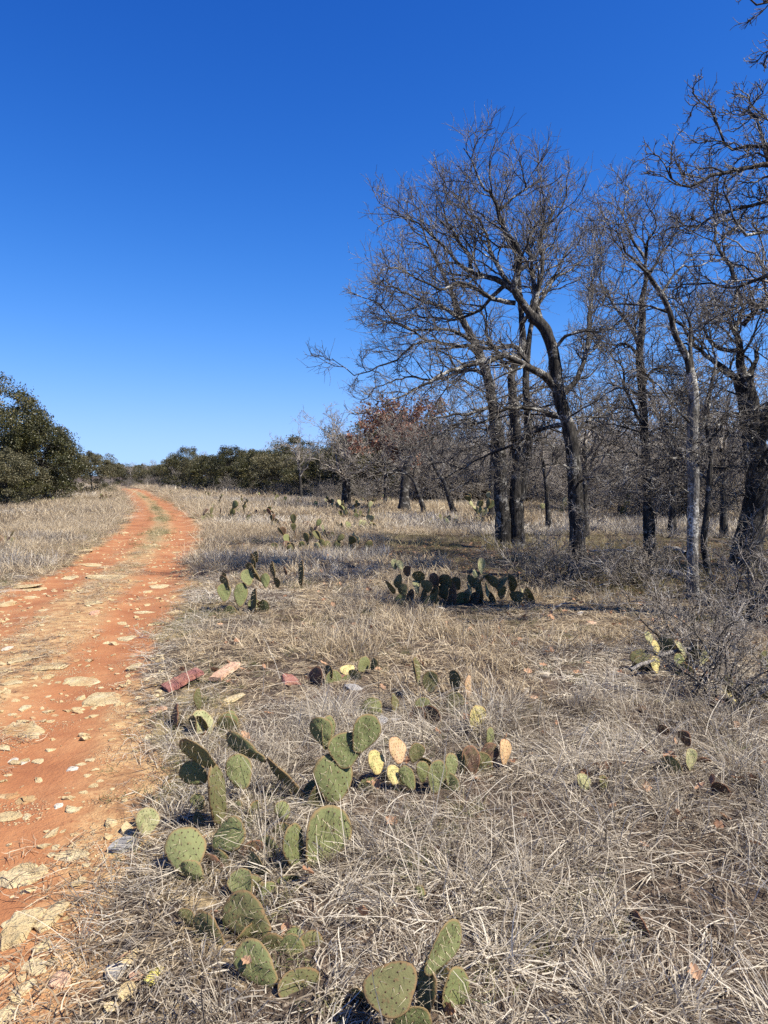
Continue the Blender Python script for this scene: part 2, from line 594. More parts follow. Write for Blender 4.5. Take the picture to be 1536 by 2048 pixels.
class Tree:
    """an oak whose trunk and limbs follow given polylines and whose branches and twigs grow from them"""
    def __init__(s, name, label, base, group=None, cat='tree', bark='bark', twig='twig', rmin=.0034):
        s.base = np.asarray(base, float)
        s.root = obj(name, None, None, tuple(s.base))
        tag(s.root, label, cat, group)
        s.bark, s.twig, s.rmin = bark, twig, rmin
        s.lines = []

    def part(s, name, v, f, mat, parent=None, kind=None):
        o = obj(name, mesh_np(name, v - s.base, f, True, [M[mat]]), parent or s.root)
        if kind: o['kind'] = kind
        return o

    def trunk(s, pts, r0, r1, flare=.5, sides=18, step=.07, name='trunk', mat=None, amp=.15, seed=1):
        c = catmull(pts, step)
        t = np.linspace(0, 1, len(c))
        r = r0 + (r1 - r0) * t ** .9
        h = c[:, 2] - c[0, 2]
        r = r * (1 + flare * np.exp(-np.clip(h, 0, None) / .22))
        c = c + .12 * r[:, None] * (noise3(np.stack([h * 2, h * 0 + seed, h * 0], -1), seed)[:, None] - .5)
        v, f = tubes(c[None], r[None], sides, bark_disp(amp, seed))
        s.part(name, v, f, mat or s.bark)
        return c, r

    def limb(s, pts, r0, r1, n2=None, dens=1., L2=1.1, up=.12, ang=52, sig=.25, mat='branch', out=None, t0=.12, sides=9, n4=4, wig=.05, wood=True):
        c = catmull(pts, .1)
        Ltot = np.linalg.norm(np.diff(c, axis=0), axis=1).sum()
        K = max(6, int(Ltot / .12))
        c, _ = resample(c, K)
        # small kinks, as the wood of these oaks has
        k = R.normal(size=c.shape) * wig; k[0] = 0
        k = (k + np.roll(k, 1, 0) + np.roll(k, -1, 0)) / 2; k[0] = 0; k[1] *= .4
        c = c + k * np.linspace(.3, 1, K)[:, None]
        r = r0 + (r1 - r0) * np.linspace(0, 1, K) ** .75
        parts = []
        if wood:
            parts.append(tubes(c[None], r[None], sides, bark_disp(.1, int(R.integers(99)), 9, 14)))
        n2 = n2 or max(3, int(Ltot * 6.6 * dens))
        C2, r2 = grow(c[None], r[None], n2, t0, .99, ang, lambda t, L: L2 * (1.1 - .55 * t), 9, sig, up, .52, s.rmin * 2.0, out, .35)
        parts.append(tubes(C2, r2, 5))
        C3, r3 = grow(C2, r2, 8, .10, 1., 44, lambda t, L: L * (.64 - .28 * t), 6, sig * .95, up * .8 + .03, .58, s.rmin * 1.25, out, .15)
        C4, r4 = grow(C3, r3, min(n4, 4), .12, .95, 40, lambda t, L: L * (.8 - .32 * t), 4, sig * .65, up * .5 + .05, .62, s.rmin * .9)
        v, f = join(parts)
        o = s.part('limb', v, f, mat)
        v, f = join([tubes(C3, r3, 4), tubes(C4, r4, 3)])
        tw = s.part('twigs', v, f, s.twig, o, 'stuff')
        return c


def low_boughs(t, c, n, seed, z=(1.2, 3.1), L=(.9, 1.9), r=.02):
    """low outward boughs that sag at their ends"""
    g = np.random.default_rng(seed)
    ok = np.where((c[:, 2] - c[0, 2] > z[0]) & (c[:, 2] - c[0, 2] < z[1]))[0]
    for k in range(n):
        p = c[g.choice(ok)]
        a = k * 2.4 + g.uniform(-.6, .6); l = g.uniform(*L)
        d = np.array([math.cos(a), math.sin(a), g.uniform(-.05, .45)])
        pts = [p, p + d * l * .4, p + d * l * .75 - np.array([0, 0, .06 * l]), p + d * l - np.array([0, 0, .3 * l])]
        t.limb(pts, r * g.uniform(.7, 1.2), .005, L2=.62, up=-.04, n4=2, dens=.9, wig=.03, t0=.1)


def px(pts, d0, dd=0., pw=1.3):
    n = len(pts)
    return [P(u, v, d0 + dd * (i / (n - 1)) ** pw) for i, (u, v) in enumerate(pts)]


# ------------------------------------------------------------------ the tall front oak
D1 = 11.7
b = G(1158, 1152)
t1 = Tree('bare_oak', 'tallest bare oak with a trunk curving left above the long cactus clump', b)
tr = px([(1158, 1158), (1153, 1060), (1150, 960), (1140, 870), (1120, 795), (1112, 745), (1104, 692), (1086, 652), (1062, 632)], D1)
low_boughs(t1, t1.trunk(tr, .128, .082, .7, 20, .06, seed=3)[0], 7, 5)
oc = P(1090, 700, D1)
t1.limb(px([(1064, 634), (1034, 586), (1040, 540), (1035, 497), (1015, 454), (999, 419), (972, 380), (951, 345), (934, 318), (922, 296)], D1, -.3), .07, .007, L2=1.0, out=oc, up=.25)
t1.limb(px([(1034, 586), (1007, 567), (980, 555), (945, 544), (939, 512), (921, 481), (894, 434), (888, 400), (880, 378)], D1, .5), .058, .006, L2=.95, out=oc, up=.2)
t1.limb(px([(945, 544), (913, 528), (882, 493), (843, 461), (805, 440), (778, 415)], D1, -.5), .035, .006, L2=.85, out=oc, up=.15)
t1.limb(px([(1030, 606), (984, 598), (960, 583), (913, 567), (874, 583), (827, 551), (790, 545), (758, 545)], D1, -1.0), .042, .006, L2=.85, out=oc)
t1.limb(px([(1062, 632), (1077, 590), (1083, 532), (1085, 473), (1101, 434), (1124, 405), (1138, 365)], D1, .8), .05, .006, L2=.95, out=oc, up=.25)
t1.limb(px([(1000, 420), (1028, 398), (1050, 376), (1070, 356), (1088, 336)], D1, .3), .026, .005, L2=.75, out=oc, up=.25)
t1.limb(px([(1052, 376), (1050, 345), (1040, 325)], D1, -.2), .018, .005, L2=.55, up=.25)
t1.limb(px([(1110, 776), (1087, 751), (1061, 734), (1040, 722), (999, 712), (972, 718), (913, 739), (859, 762), (796, 790), (760, 815)], D1, -1.6), .072, .008, L2=.9, out=oc, up=.04)
t1.limb(px([(1056, 726), (1034, 700), (1013, 695), (976, 696), (913, 696), (859, 684), (796, 708), (725, 745), (690, 735), (664, 722)], D1, .3), .045, .005, L2=.75, out=oc, up=.05, dens=.8)
t1.limb(px([(859, 684), (810, 660), (760, 620), (725, 600)], D1, -.6), .02, .005, L2=.7, out=oc)
t1.limb(px([(1133, 840), (1097, 826), (1069, 818), (1019, 816), (989, 831), (950, 850), (905, 850), (850, 880), (800, 905)], D1, -.8), .038, .006, L2=.75, out=oc, up=0, mat='branch')
t1.limb(px([(1130, 850), (1097, 852), (1058, 869), (1035, 888), (990, 905), (930, 930), (880, 960)], D1, .7), .04, .006, L2=.7, out=oc, up=0)
t1.limb(px([(1106, 700), (1136, 676), (1175, 661), (1214, 657), (1260, 640)], D1, -.6), .032, .006, L2=.8, out=oc)
t1.limb(px([(1120, 795), (1150, 760), (1175, 690), (1185, 600), (1190, 540), (1180, 490)], D1, 1.4), .05, .006, L2=.95, out=oc, up=.2)
t1.limb(px([(1142, 880), (1170, 850), (1210, 825), (1250, 800)], D1, .6), .028, .005, L2=.7, out=oc)
t1.limb(px([(1150, 950), (1120, 925), (1080, 930), (1040, 948), (1000, 960)], D1, -.8), .022, .005, L2=.55, up=-.03)
t1.limb(px([(1084, 650), (1065, 580), (1060, 500), (1068, 450), (1078, 405)], D1, 1.6), .05, .006, L2=.95, out=oc, up=.25)
t1.limb(px([(1034, 590), (990, 520), (960, 450), (932, 412), (895, 375)], D1, 1.5), .045, .006, L2=.95, out=oc, up=.2)
t1.limb(px([(1010, 570), (960, 620), (900, 640), (830, 630), (770, 650)], D1, 1.2), .036, .006, L2=.85, out=oc, up=.06)

# ------------------------------------------------------------------ the twin-trunked oak behind it
D2 = 16.4
t2 = Tree('bare_oak', 'twin-trunked dark oak behind and left of the tallest bare oak', G(1020, 1096))
c2a, _ = t2.trunk(px([(1008, 1100), (1004, 1000), (998, 900), (986, 810), (974, 750), (950, 686), (926, 642), (908, 600)], D2), .19, .06, .25, 18, .08, seed=11)
t2.trunk(px([(1036, 1098), (1032, 1000), (1034, 900), (1026, 805), (1024, 745), (1044, 697), (1044, 648), (1040, 590)], D2, .3), .17, .06, .3, 18, .08, seed=12)
t2.trunk(px([(1040, 1000), (1056, 882), (1052, 784), (1052, 745), (1058, 677), (1070, 620)], D2, .5), .12, .05, 0, 14, .09, seed=13)
low_boughs(t2, c2a, 8, 6, (1.3, 3.6), (1.1, 2.4))
oc = P(1010, 760, D2)
for pts, dd, r0, L in [
    ([(908, 600), (894, 560), (860, 500), (850, 440), (820, 400)], -.5, .055, 1.1),
    ([(926, 642), (880, 610), (830, 600), (780, 570), (735, 560)], -1, .05, 1.1),
    ([(950, 686), (900, 660), (840, 660), (780, 640), (730, 660)], -.6, .05, 1.1),
    ([(974, 750), (930, 740), (880, 760), (820, 750), (760, 770), (720, 800)], .6, .05, 1.1),
    ([(986, 810), (940, 830), (880, 830), (830, 860)], -.6, .045, 1.0),
    ([(998, 900), (950, 890), (900, 920), (850, 930)], .6, .04, .9),
    ([(1040, 590), (1030, 520), (1010, 460), (1000, 400)], .6, .055, 1.1),
    ([(1044, 648), (1080, 590), (1120, 530), (1150, 480)], .5, .05, 1.1),
    ([(1070, 620), (1110, 560), (1160, 520), (1190, 470)], .8, .05, 1.1),
    ([(1026, 805), (1070, 780), (1120, 770), (1170, 740)], .9, .045, 1.0),
    ([(1034, 900), (1080, 880), (1120, 900), (1160, 890)], .7, .04, .9),
    ([(1024, 745), (985, 690), (960, 620), (950, 560)], 1.5, .05, 1.1),
]:
    t2.limb(px(pts, D2, dd * 1.6), r0, .007, L2=L, out=oc, n4=2, dens=.95, t0=.05)

# ------------------------------------------------------------------ right hand oaks
D3 = 13.0
t3 = Tree('bare_oak', 'dark straight-trunked oak between the tallest oak and the pale-barked trunk', G(1299, 1136))
c3a, _ = t3.trunk(px([(1299, 1142), (1297, 1020), (1292, 930), (1288, 850), (1284, 779), (1279, 713), (1283, 669), (1285, 626), (1283, 600)], D3), .105, .05, .3, 18, .07, seed=21)
low_boughs(t3, c3a, 8, 7, (1.1, 3.2))
oc = P(1280, 720, D3)
for pts, dd, r0, L in [
    ([(1283, 600), (1292, 556), (1291, 518), (1298, 480), (1312, 452), (1303, 420)], -.3, .048, .85),
    ([(1280, 700), (1266, 658), (1244, 623), (1224, 602), (1211, 577), (1200, 530), (1190, 480)], .4, .045, .9),
    ([(1292, 556), (1330, 500), (1360, 470), (1390, 450)], .6, .03, .8),
    ([(1288, 850), (1255, 800), (1240, 740), (1210, 700), (1170, 700)], -.8, .035, .85),
    ([(1284, 779), (1310, 740), (1340, 735), (1370, 760)], .7, .03, .8),
    ([(1292, 930), (1260, 900), (1220, 905), (1190, 925)], -.6, .028, .75),
    ([(1290, 880), (1330, 850), (1360, 860), (1400, 840)], .8, .03, .8),
    ([(1279, 713), (1250, 690), (1220, 690), (1180, 670)], 1.1, .035, .9),
    ([(1291, 518), (1260, 470), (1245, 420), (1255, 370)], 1, .03, .8),
    ([(1296, 960), (1330, 940), (1370, 950)], -.6, .022, .7),
]:
    t3.limb(px(pts, D3, dd * 1.3), r0, .006, L2=L * 1.1, out=oc, n4=4, dens=1.1)

D4 = 9.75
t4 = Tree('bare_oak', 'oak with a pale lichen-whitened trunk standing behind the twiggy shrub', G(1386, 1196), bark='bark_pale')
c4a, _ = t4.trunk(px([(1386, 1204), (1385, 1050), (1388, 960), (1384, 900), (1385, 850), (1387, 790), (1382, 746)], D4), .078, .062, .2, 18, .06, seed=31)
t4.trunk(px([(1382, 760), (1375, 720), (1364, 696), (1349, 665), (1340, 626), (1322, 588), (1305, 562)], D4, -.1), .05, .03, 0, 12, .07, name='limb', seed=32, mat='branch')
low_boughs(t4, c4a, 5, 8, (1.2, 2.7), (.7, 1.4), .015)
oc = P(1370, 760, D4)
for pts, dd, r0, L in [
    ([(1306, 564), (1290, 540), (1262, 515), (1240, 480), (1235, 440)], -.3, .028, .65),
    ([(1384, 755), (1384, 710), (1382, 669), (1375, 626), (1360, 593), (1355, 560)], .3, .036, .6),
    ([(1385, 850), (1345, 810), (1310, 770), (1290, 740)], -.5, .022, .6),
    ([(1386, 880), (1410, 850), (1420, 810), (1440, 780)], .5, .022, .6),
    ([(1386, 930), (1350, 900), (1320, 905)], .6, .018, .55),
    ([(1388, 945), (1412, 905), (1420, 880)], -.3, .025, .5),
    ([(1322, 588), (1360, 540), (1400, 530), (1440, 520)], .5, .02, .6),
    ([(1340, 626), (1290, 610), (1240, 605), (1200, 615)], .5, .02, .6),
    ([(1386, 990), (1340, 970), (1310, 985)], -.4, .014, .5),
]:
    t4.limb(px(pts, D4, dd * 1.2), r0, .005, L2=L, out=oc, n4=4, dens=1.0, wig=.03)
D4b = 11.2
t4b = Tree('bare_oak', 'thin crooked dark oak sapling just right of the pale-barked trunk', G(1420, 1172))
t4b.trunk(px([(1424, 1178), (1414, 1130), (1408, 1080), (1416, 1000), (1420, 900), (1412, 830), (1425, 760)], D4b), .05, .03, .2, 12, .07, seed=35)
for pts, dd in [([(1425, 760), (1430, 700), (1410, 640), (1420, 590)], .4), ([(1418, 880), (1450, 850), (1470, 800)], -.4), ([(1416, 960), (1380, 930), (1350, 930)], .7), ([(1412, 830), (1385, 790), (1370, 740)], .6)]:
    t4b.limb(px(pts, D4b, dd), .024, .005, L2=.7, n4=3)

D5 = 12.7
t5 = Tree('bare_oak', 'thick leaning black-trunked oak at the right edge', G(1492, 1140))
c5a, _ = t5.trunk(px([(1486, 1146), (1500, 1060), (1512, 1000), (1514, 930), (1504, 860), (1492, 790), (1486, 755)], D5), .235, .14, .2, 20, .07, seed=41)
t5.trunk(px([(1500, 900), (1540, 830), (1580, 770), (1640, 700)], D5, -.4), .16, .08, 0, 16, .09, name='limb', seed=42)
low_boughs(t5, c5a, 8, 9, (1.0, 3.2), (1., 2.1), .026)
oc = P(1500, 800, D5)
for pts, dd, r0, L in [
    ([(1480, 765), (1436, 728), (1408, 702), (1388, 683), (1372, 655), (1350, 625), (1345, 590)], -.4, .07, .9),
    ([(1486, 757), (1482, 700), (1478, 655), (1485, 600), (1470, 560)], .3, .085, .95),
    ([(1495, 760), (1512, 715), (1520, 690)], .2, .08, .5),
    ([(1478, 700), (1440, 700), (1410, 670), (1405, 630), (1412, 600)], .8, .04, .85),
    ([(1482, 690), (1470, 655), (1430, 640), (1410, 620)], -.5, .04, .8),
    ([(1500, 860), (1470, 830), (1440, 850), (1410, 890)], -.7, .05, .85),
    ([(1510, 950), (1470, 930), (1430, 940), (1400, 930)], .9, .04, .8),
    ([(1485, 650), (1530, 600), (1560, 560)], -.6, .05, .9),
    ([(1514, 930), (1540, 900), (1580, 880)], -.9, .05, .8),
    ([(1470, 560), (1440, 500), (1430, 440), (1450, 380)], .8, .04, .9),
    ([(1505, 1000), (1478, 985), (1455, 1000)], -.9, .024, .6),
]:
    t5.limb(px(pts, D5, dd * 1.3), r0, .007, L2=L * 1.1, out=oc, n4=4, dens=.95)

# the near oak whose trunk stands right of the frame; only its boughs reach in
D6 = 7.6
t6 = Tree('bare_oak', 'near oak outside the right edge whose crooked boughs reach in at upper right', np.array([5.4, 7.6, float(H(5.4, 7.6))]), rmin=.0036)
t6.trunk([(5.4, 7.6, -.05), (5.35, 7.6, 1.0), (5.5, 7.55, 2.0), (5.4, 7.5, 3.0), (5.3, 7.5, 4.0)], .19, .12, .4, 16, .09, seed=51)
oc = np.array([5.4, 7.6, 4.5])
top = P(1800, 500, D6)
for pts, dd, r0, L in [
    ([(1800, 560), (1700, 420), (1600, 350), (1536, 322), (1480, 340), (1420, 350), (1370, 372), (1330, 330)], -.3, .07, .52),
    ([(1790, 560), (1690, 460), (1600, 420), (1536, 405), (1480, 425), (1400, 440), (1340, 450)], .4, .05, .5),
    ([(1800, 480), (1700, 300), (1610, 270), (1536, 285), (1470, 290), (1430, 250), (1390, 190)], .6, .055, .5),
    ([(1800, 600), (1690, 520), (1600, 480), (1536, 470), (1490, 475), (1465, 430), (1450, 380)], -.4, .05, .5),
    ([(1780, 640), (1680, 590), (1600, 550), (1536, 545), (1470, 570), (1400, 565), (1350, 580)], .7, .05, .5),
    ([(1780, 660), (1680, 640), (1600, 610), (1540, 620), (1500, 600), (1440, 625)], -.6, .045, .5),
    ([(1536, 322), (1520, 270), (1500, 220), (1520, 180)], .3, .022, .42),
    ([(1800, 460), (1720, 200), (1650, 60), (1580, 15), (1520, 22), (1490, 0)], -.4, .06, .36),
    ([(1620, 30), (1560, 70), (1530, 110), (1525, 130)], .3, .02, .3),
    ([(1800, 470), (1740, 240), (1680, 160), (1600, 190), (1550, 240), (1500, 190)], .8, .05, .45),
]:
    t6.limb(px(pts, D6, dd), r0, .006, L2=L, out=oc, n4=3, dens=.95, sig=.3, wig=.035, up=.08, t0=.35)


# ------------------------------------------------------------------ trees of the thicket and the far tree lines
def proc_tree(name, h, spread, seed, n_limb=6, lean=0., rt=.11, bark='bark', twig='twig_back', n2d=.55, n4=2, rmin=.006, L2=.9):
    """trunk and crown of a background oak at the origin"""
    global R
    keep = R
    R = np.random.default_rng(seed)
    root = obj(name, None)
    fork = h * R.uniform(.28, .4)
    pts = [(0, 0, -.1), (lean * .2 + R.normal() * .05, R.normal() * .05, fork * .5), (lean * .6, 0, fork), (lean, R.normal() * .15, fork * 1.45)]
    c = catmull(pts, .14)
    r = rt * (1 - .45 * np.linspace(0, 1, len(c))) * (1 + .4 * np.exp(-np.clip(c[:, 2], 0, None) / .25))
    v, f = tubes(c[None], r[None], 10, bark_disp(.1, seed))
    obj('trunk', mesh_np('trunk', v, f, True, [M[bark]]), root)
    A_, B_, = [], []
    for k in range(n_limb):
        i = int(len(c) * R.uniform(.45, .98)) if k else len(c) - 1
        i = min(i, len(c) - 1)
        az = k * 2.4 + R.uniform(-.5, .5)
        el = R.uniform(.25, 1.25)
        tip = c[i] + np.array([math.cos(az) * math.cos(el) * spread, math.sin(az) * math.cos(el) * spread, math.sin(el) * (h - c[i][2])])
        tip[2] = min(tip[2], h)
        mid = (c[i] * .55 + tip * .45) + R.normal(size=3) * .22 + np.array([0, 0, .12 * h * (1 - math.sin(el))])
        l, L = resample(catmull([c[i], mid, tip], .15), 14)
        l[1:] += R.normal(size=(13, 3)) * .045
        A_.append(l); B_.append(rt * R.uniform(.3, .5) * (1 - .88 * np.linspace(0, 1, 14) ** .8))
    A_, B_ = np.stack(A_), np.stack(B_)
    C2, r2 = grow(A_, B_, max(4, int(9 * n2d * 2)), .12, .99, 48, lambda t, L: L2 * (1.05 - .5 * t) + 0 * L, 7, .24, .12, .5, rmin * 1.6)
    C3, r3 = grow(C2, r2, 6, .12, 1., 46, lambda t, L: L * (.55 - .2 * t), 5, .26, .08, .6, rmin * 1.1)
    parts = [tubes(A_, B_, 6), tubes(C2, r2, 4), tubes(C3, r3, 3)]
    if n4:
        C4, r4 = grow(C3, r3, n4, .2, 1., 44, lambda t, L: L * (.6 - .2 * t), 3, .26, .06, .7, rmin * .85)
        parts.append(tubes(C4, r4, 3))
    v, f = join(parts)
    obj('crown', mesh_np('crown', v, f, True, [M[twig]]), root)
    R = keep
    return root, C3


def leaf_quads(cen, size, aspect=.5, flat=0.):
    n = len(cen)
    a = norm(R.normal(size=(n, 3))); b_ = norm(np.cross(a, R.normal(size=(n, 3))))
    L = (size * R.uniform(.7, 1.3, n))[:, None]
    c_ = norm(np.cross(a, b_)) * L * .12
    v = np.stack([cen - a * L * .5, cen + b_ * L * .5 * aspect + c_, cen + a * L * .5, cen - b_ * L * .5 * aspect + c_], 1).reshape(-1, 3)
    f = np.arange(n * 4).reshape(n, 4)
    return v, f


def evergreen(name, h, w, seed, n_cl=70, per=230, leaf='oak_leaf', lsize=.085, low=.08):
    global R
    keep = R
    R = np.random.default_rng(seed)
    root = obj(name, None)
    c = catmull([(0, 0, -.1), (.08, .05, h * .2), (.15, -.05, h * .42), (.1, 0, h * .6)], .2)
    r = .02 * h * (1 - .5 * np.linspace(0, 1, len(c)))
    parts = [tubes(c[None], r[None], 8, bark_disp(.1, seed))]
    # clump centres in an uneven dome
    d = norm(R.normal(size=(n_cl, 3))); d[:, 2] = np.abs(d[:, 2]) * 1.15 - .25
    d = norm(d)
    lob = .72 + .5 * noise3(d * 2.1 + seed, seed)
    rad_ = R.uniform(.35, 1, n_cl) ** .5 * lob
    cc = np.stack([d[:, 0] * w * .5 * rad_, d[:, 1] * w * .5 * rad_, h * .47 + d[:, 2] * h * .47 * rad_], 1)
    cc[:, 2] = np.clip(cc[:, 2], h * low + .25, None)
    sk = R.random(n_cl) < .22
    cc[sk, 2] = R.uniform(.3, h * .3, sk.sum())
    br = []
    for p in cc[:: 3]:
        i = R.integers(len(c) // 3, len(c))
        m = (c[i] + p) / 2 + R.normal(size=3) * .15
        br.append(resample(catmull([c[i], m, p], .2), 8)[0])
    br = np.stack(br)
    rb = np.repeat((.006 * h * (1 - .8 * np.linspace(0, 1, 8)))[None], len(br), 0)
    parts.append(tubes(br, rb, 5))
    v, f = join(parts)
    obj('trunk', mesh_np('trunk', v, f, True, [M['bark']]), root)
    cr = R.uniform(.28, .62, n_cl) * (w / 6) ** .5
    pts = []; tint = []
    for k in range(n_cl):
        n = int(per * R.uniform(.6, 1.4))
        q_ = norm(R.normal(size=(n, 3))) * (R.random((n, 1)) ** .45) * cr[k] * np.array([1.15, 1.15, .8])
        q_ *= (.75 + .6 * noise3((q_ + cc[k]) * 3.2, seed + 3)[:, None])
        pts.append(cc[k] + q_)
        tint.append(np.clip(R.normal(.36, .26, n) + R.normal(0, .13), 0, 1))
    pts = np.concatenate(pts); tint = np.repeat(np.concatenate(tint), 4)
    pts[:, 2] = np.clip(pts[:, 2], .12, None)
    v, f = leaf_quads(pts, lsize, .62)
    obj('crown', mesh_np('crown', v, f, False, [M[leaf]], {'tint': tint}), root)
    R = keep
    return root


def put(root, u, d, first, label, cat, group, sc=1., rz=0., z=0., xy=None):
    o = root if first else copy_tree(root)
    x, y = xy if xy else ((u - 768) / F * d, d)
    o.location = (x, y, float(H(x, y)) + z)
    o.scale = (sc, sc, sc) if not isinstance(sc, tuple) else sc
    o.rotation_euler = (0, 0, rz)
    tag(o, label, cat, group)
    return o


EV = [evergreen('evergreen_oak', 6.4, 6.6, 61, 140, 290, lsize=.092), evergreen('evergreen_oak', 5.2, 5.6, 62, 118, 280, lsize=.092), evergreen('evergreen_oak', 4.3, 4.8, 63, 96, 240, 'oak_leaf_grey', lsize=.095)]
used = set()


def ev(i, u, d, sc, label, group=None, rz=None):
    put(EV[i], u, d, i not in used, label, 'tree', group, sc, random.uniform(0, 6) if rz is None else rz)
    used.add(i)


ev(0, -46, 44, 1.24, 'tallest evergreen oak at the left edge of the field')
ev(1, 40, 45, 1.18, 'rounded evergreen oak second from the left edge of the field')
ev(1, 86, 48, 1.0, 'lower evergreen oak third from the left edge with crown sloping right')
ev(2, 12, 40, .8, 'low evergreen oak sapling in front of the tallest left oak')
ev(2, 184, 64, .95, 'small grey-green evergreen oak standing last in the left tree group')
ev(2, 126, 58, .72, 'small evergreen oak tucked behind the sloping left oak')
ORD = 'first second third fourth fifth sixth seventh eighth ninth tenth eleventh twelfth'.split()
g_ = 'far evergreen oaks right of the track'
for i, u, d, sc in [(1, 372, 84, .98), (2, 402, 80, 1.1), (1, 432, 76, .98), (1, 470, 71, .95), (2, 498, 74, 1.2), (1, 528, 65, .95), (0, 552, 70, .84), (2, 580, 58, 1.12), (1, 606, 60, 1.0),
                    (2, 640, 54, 1.1), (1, 668, 50, .95), (2, 712, 48, 1.1)]:
    ev(i, u, d, (sc * random.uniform(.9, 1.2), sc * random.uniform(.9, 1.2), sc * random.uniform(.74, 1.0)), ORD.pop(0) + ' evergreen oak from the left in the tree line right of the track end', g_)
g_ = 'hazy oaks closing the far end of the track'
l_ = 'tiny evergreen oak in the low band closing the far end of the track'
for i, u, d, sc in [(2, 222, 118, .95), (2, 250, 124, .85), (1, 274, 128, .62), (2, 300, 122, .72), (2, 330, 110, .85), (1, 352, 100, .78), (2, 240, 140, 1.0), (2, 285, 150, 1.0), (2, 315, 145, .9)]:
    ev(i, u, d, sc, l_, g_)
g_ = 'farthest woods behind the tree line'
l_ = 'farthest evergreen oak showing behind the tree line'
for k in range(20):
    ev(1 + k % 2, 335 + k * 30 + random.uniform(-10, 10), random.uniform(100, 125), random.uniform(.65, .95), l_, g_)
g_ = 'evergreens behind the bare thicket'
l_ = 'evergreen oak half hidden behind the bare trees of the thicket'
for i, u, d, sc in [(1, 752, 47, 1.12), (2, 820, 48, 1.15), (1, 880, 56, .95), (2, 960, 64, 1.1), (1, 1100, 68, .9), (2, 1330, 66, 1.1)]:
    ev(i, u, d, sc, l_, g_)

BT = [proc_tree('bare_tree', 5.6, 2.3, 71, 8, .2, .11)[0], proc_tree('bare_tree', 6.6, 2.4, 72, 9, -.3, .13)[0], proc_tree('bare_tree', 4.8, 2.2, 73, 8, .3, .09)[0], proc_tree('bare_tree', 7.2, 2.6, 74, 9, .1, .14)[0]]
ub = set()


def bt(i, u, d, sc, label, group=None, rz=None):
    put(BT[i], u, d, i not in ub, label, 'tree', group, sc, random.uniform(0, 6) if rz is None else rz)
    ub.add(i)


l_ = 'slender bare tree in the thicket behind the front oaks'
g_ = 'bare trees of the right-hand thicket'
for k, (u, d) in enumerate([(1099, 21.5), (1172, 19), (1345, 20), (1450, 19), (1560, 20), (982, 25), (1240, 29), (1500, 28), (1396, 31),
                            (900, 44), (960, 40), (1020, 45), (1090, 41), (1150, 44), (1215, 40), (1270, 45), (1330, 41), (1400, 45), (1465, 41), (1530, 45), (1590, 40),
                            (930, 56), (990, 60), (1050, 55), (1120, 60), (1180, 56), (1240, 60), (1300, 55), (1360, 60), (1430, 56), (1490, 60), (1550, 56)]):
    bt([2, 0, 1, 0, 2, 3][k % 6], u, d, random.uniform(.72, .98) * (1 if d < 35 else 1.15), l_, g_)
l_ = 'bare oak of the wood going on past the right edge'
for i, u, d, sc in [(3, 1640, 13.5, 1.05), (1, 1760, 11, 1.1), (0, 1720, 17, 1.1), (3, 1880, 14, 1.1), (1, 1690, 22, 1.05), (0, 1960, 10, 1.1), (2, 1840, 18, 1.2), (3, 2200, 8.5, 1.05), (1, 2350, 10, 1.15), (3, 2050, 11.5, 1.1), (0, 2700, 7.6, 1.2)]:
    bt(i, u, d, sc, l_, 'wood beyond the right edge')
bt(0, 602, 46, .95, 'bare pale tree rising over the evergreens left of the rust-leaved oak')
l_ = 'far bare grey tree among the evergreens of the tree line'
g_ = 'far bare trees in the tree line'
for i, u, d, sc in [(2, 392, 90, .95), (0, 450, 84, .85), (2, 512, 78, .95), (0, 560, 74, .85), (2, 262, 118, .8), (2, 318, 112, .85), (0, 335, 116, .8), (2, 345, 96, .8), (1, 620, 60, .7), (2, 360, 90, .7), (2, 300, 128, .8)]:
    bt(i, u, d, sc, l_, g_)

# twin-stemmed bare oak and rust-leaved oak in the middle distance
r1, _ = proc_tree('bare_oak', 5.0, 2.6, 81, 10, -.5, .17, twig='twig_back', n2d=.8, n4=3)
put(r1, 688, 37, True, 'twin-stemmed bare oak left of the rust-leaved oak', 'tree', None, 1.0, 2.)
tk = obj('trunk', None)
bpy.data.objects.remove(tk)
c = catmull([(0, 0, -.1), (.12, 0, .6), (.02, .05, 1.3), (.25, .1, 2.2)], .14)
v, f = tubes(c[None], (.15 * (1 - .4 * np.linspace(0, 1, len(c))))[None], 10, bark_disp(.1, 5))
o = obj('trunk', mesh_np('trunk', v, f, True, [M['bark']]), r1)
o.location = (.2, -.35, 0)
r2_, C3r = proc_tree('rust_leaved_oak', 4.9, 2.7, 82, 11, .25, .24, twig='twig_back', n2d=.85, n4=2)
pp = C3r[:, -3:].reshape(-1, 3)
pp = pp[R.random(len(pp)) < np.clip(1.2 - .17 * pp[:, 2], .3, 1)]
pp = np.concatenate([pp, pp, pp]); pp = pp + R.normal(size=pp.shape) * .09
v, f = leaf_quads(pp, .125, .7)
obj('leaves', mesh_np('leaves', v, f, False, [M['rust_leaf']], {'tint': np.repeat(R.random(len(pp)), 4)}), r2_)['kind'] = 'stuff'
put(r2_, 808, 33, True, 'low oak still holding rust-brown dead leaves', 'tree', None, 1.0, .8)
r3_, C3r = proc_tree('rust_leaved_oak', 6.2, 2.0, 83, 8, -.1, .1, twig='twig_back', n2d=.7, n4=2)
pp = C3r[:, -2:].reshape(-1, 3); pp = pp[R.random(len(pp)) < .5] + R.normal(size=(1, 3)) * .03
v, f = leaf_quads(pp, .08, .6)
obj('leaves', mesh_np('leaves', v, f, False, [M['rust_leaf']], {'tint': np.repeat(R.random(len(pp)), 4)}), r3_)['kind'] = 'stuff'
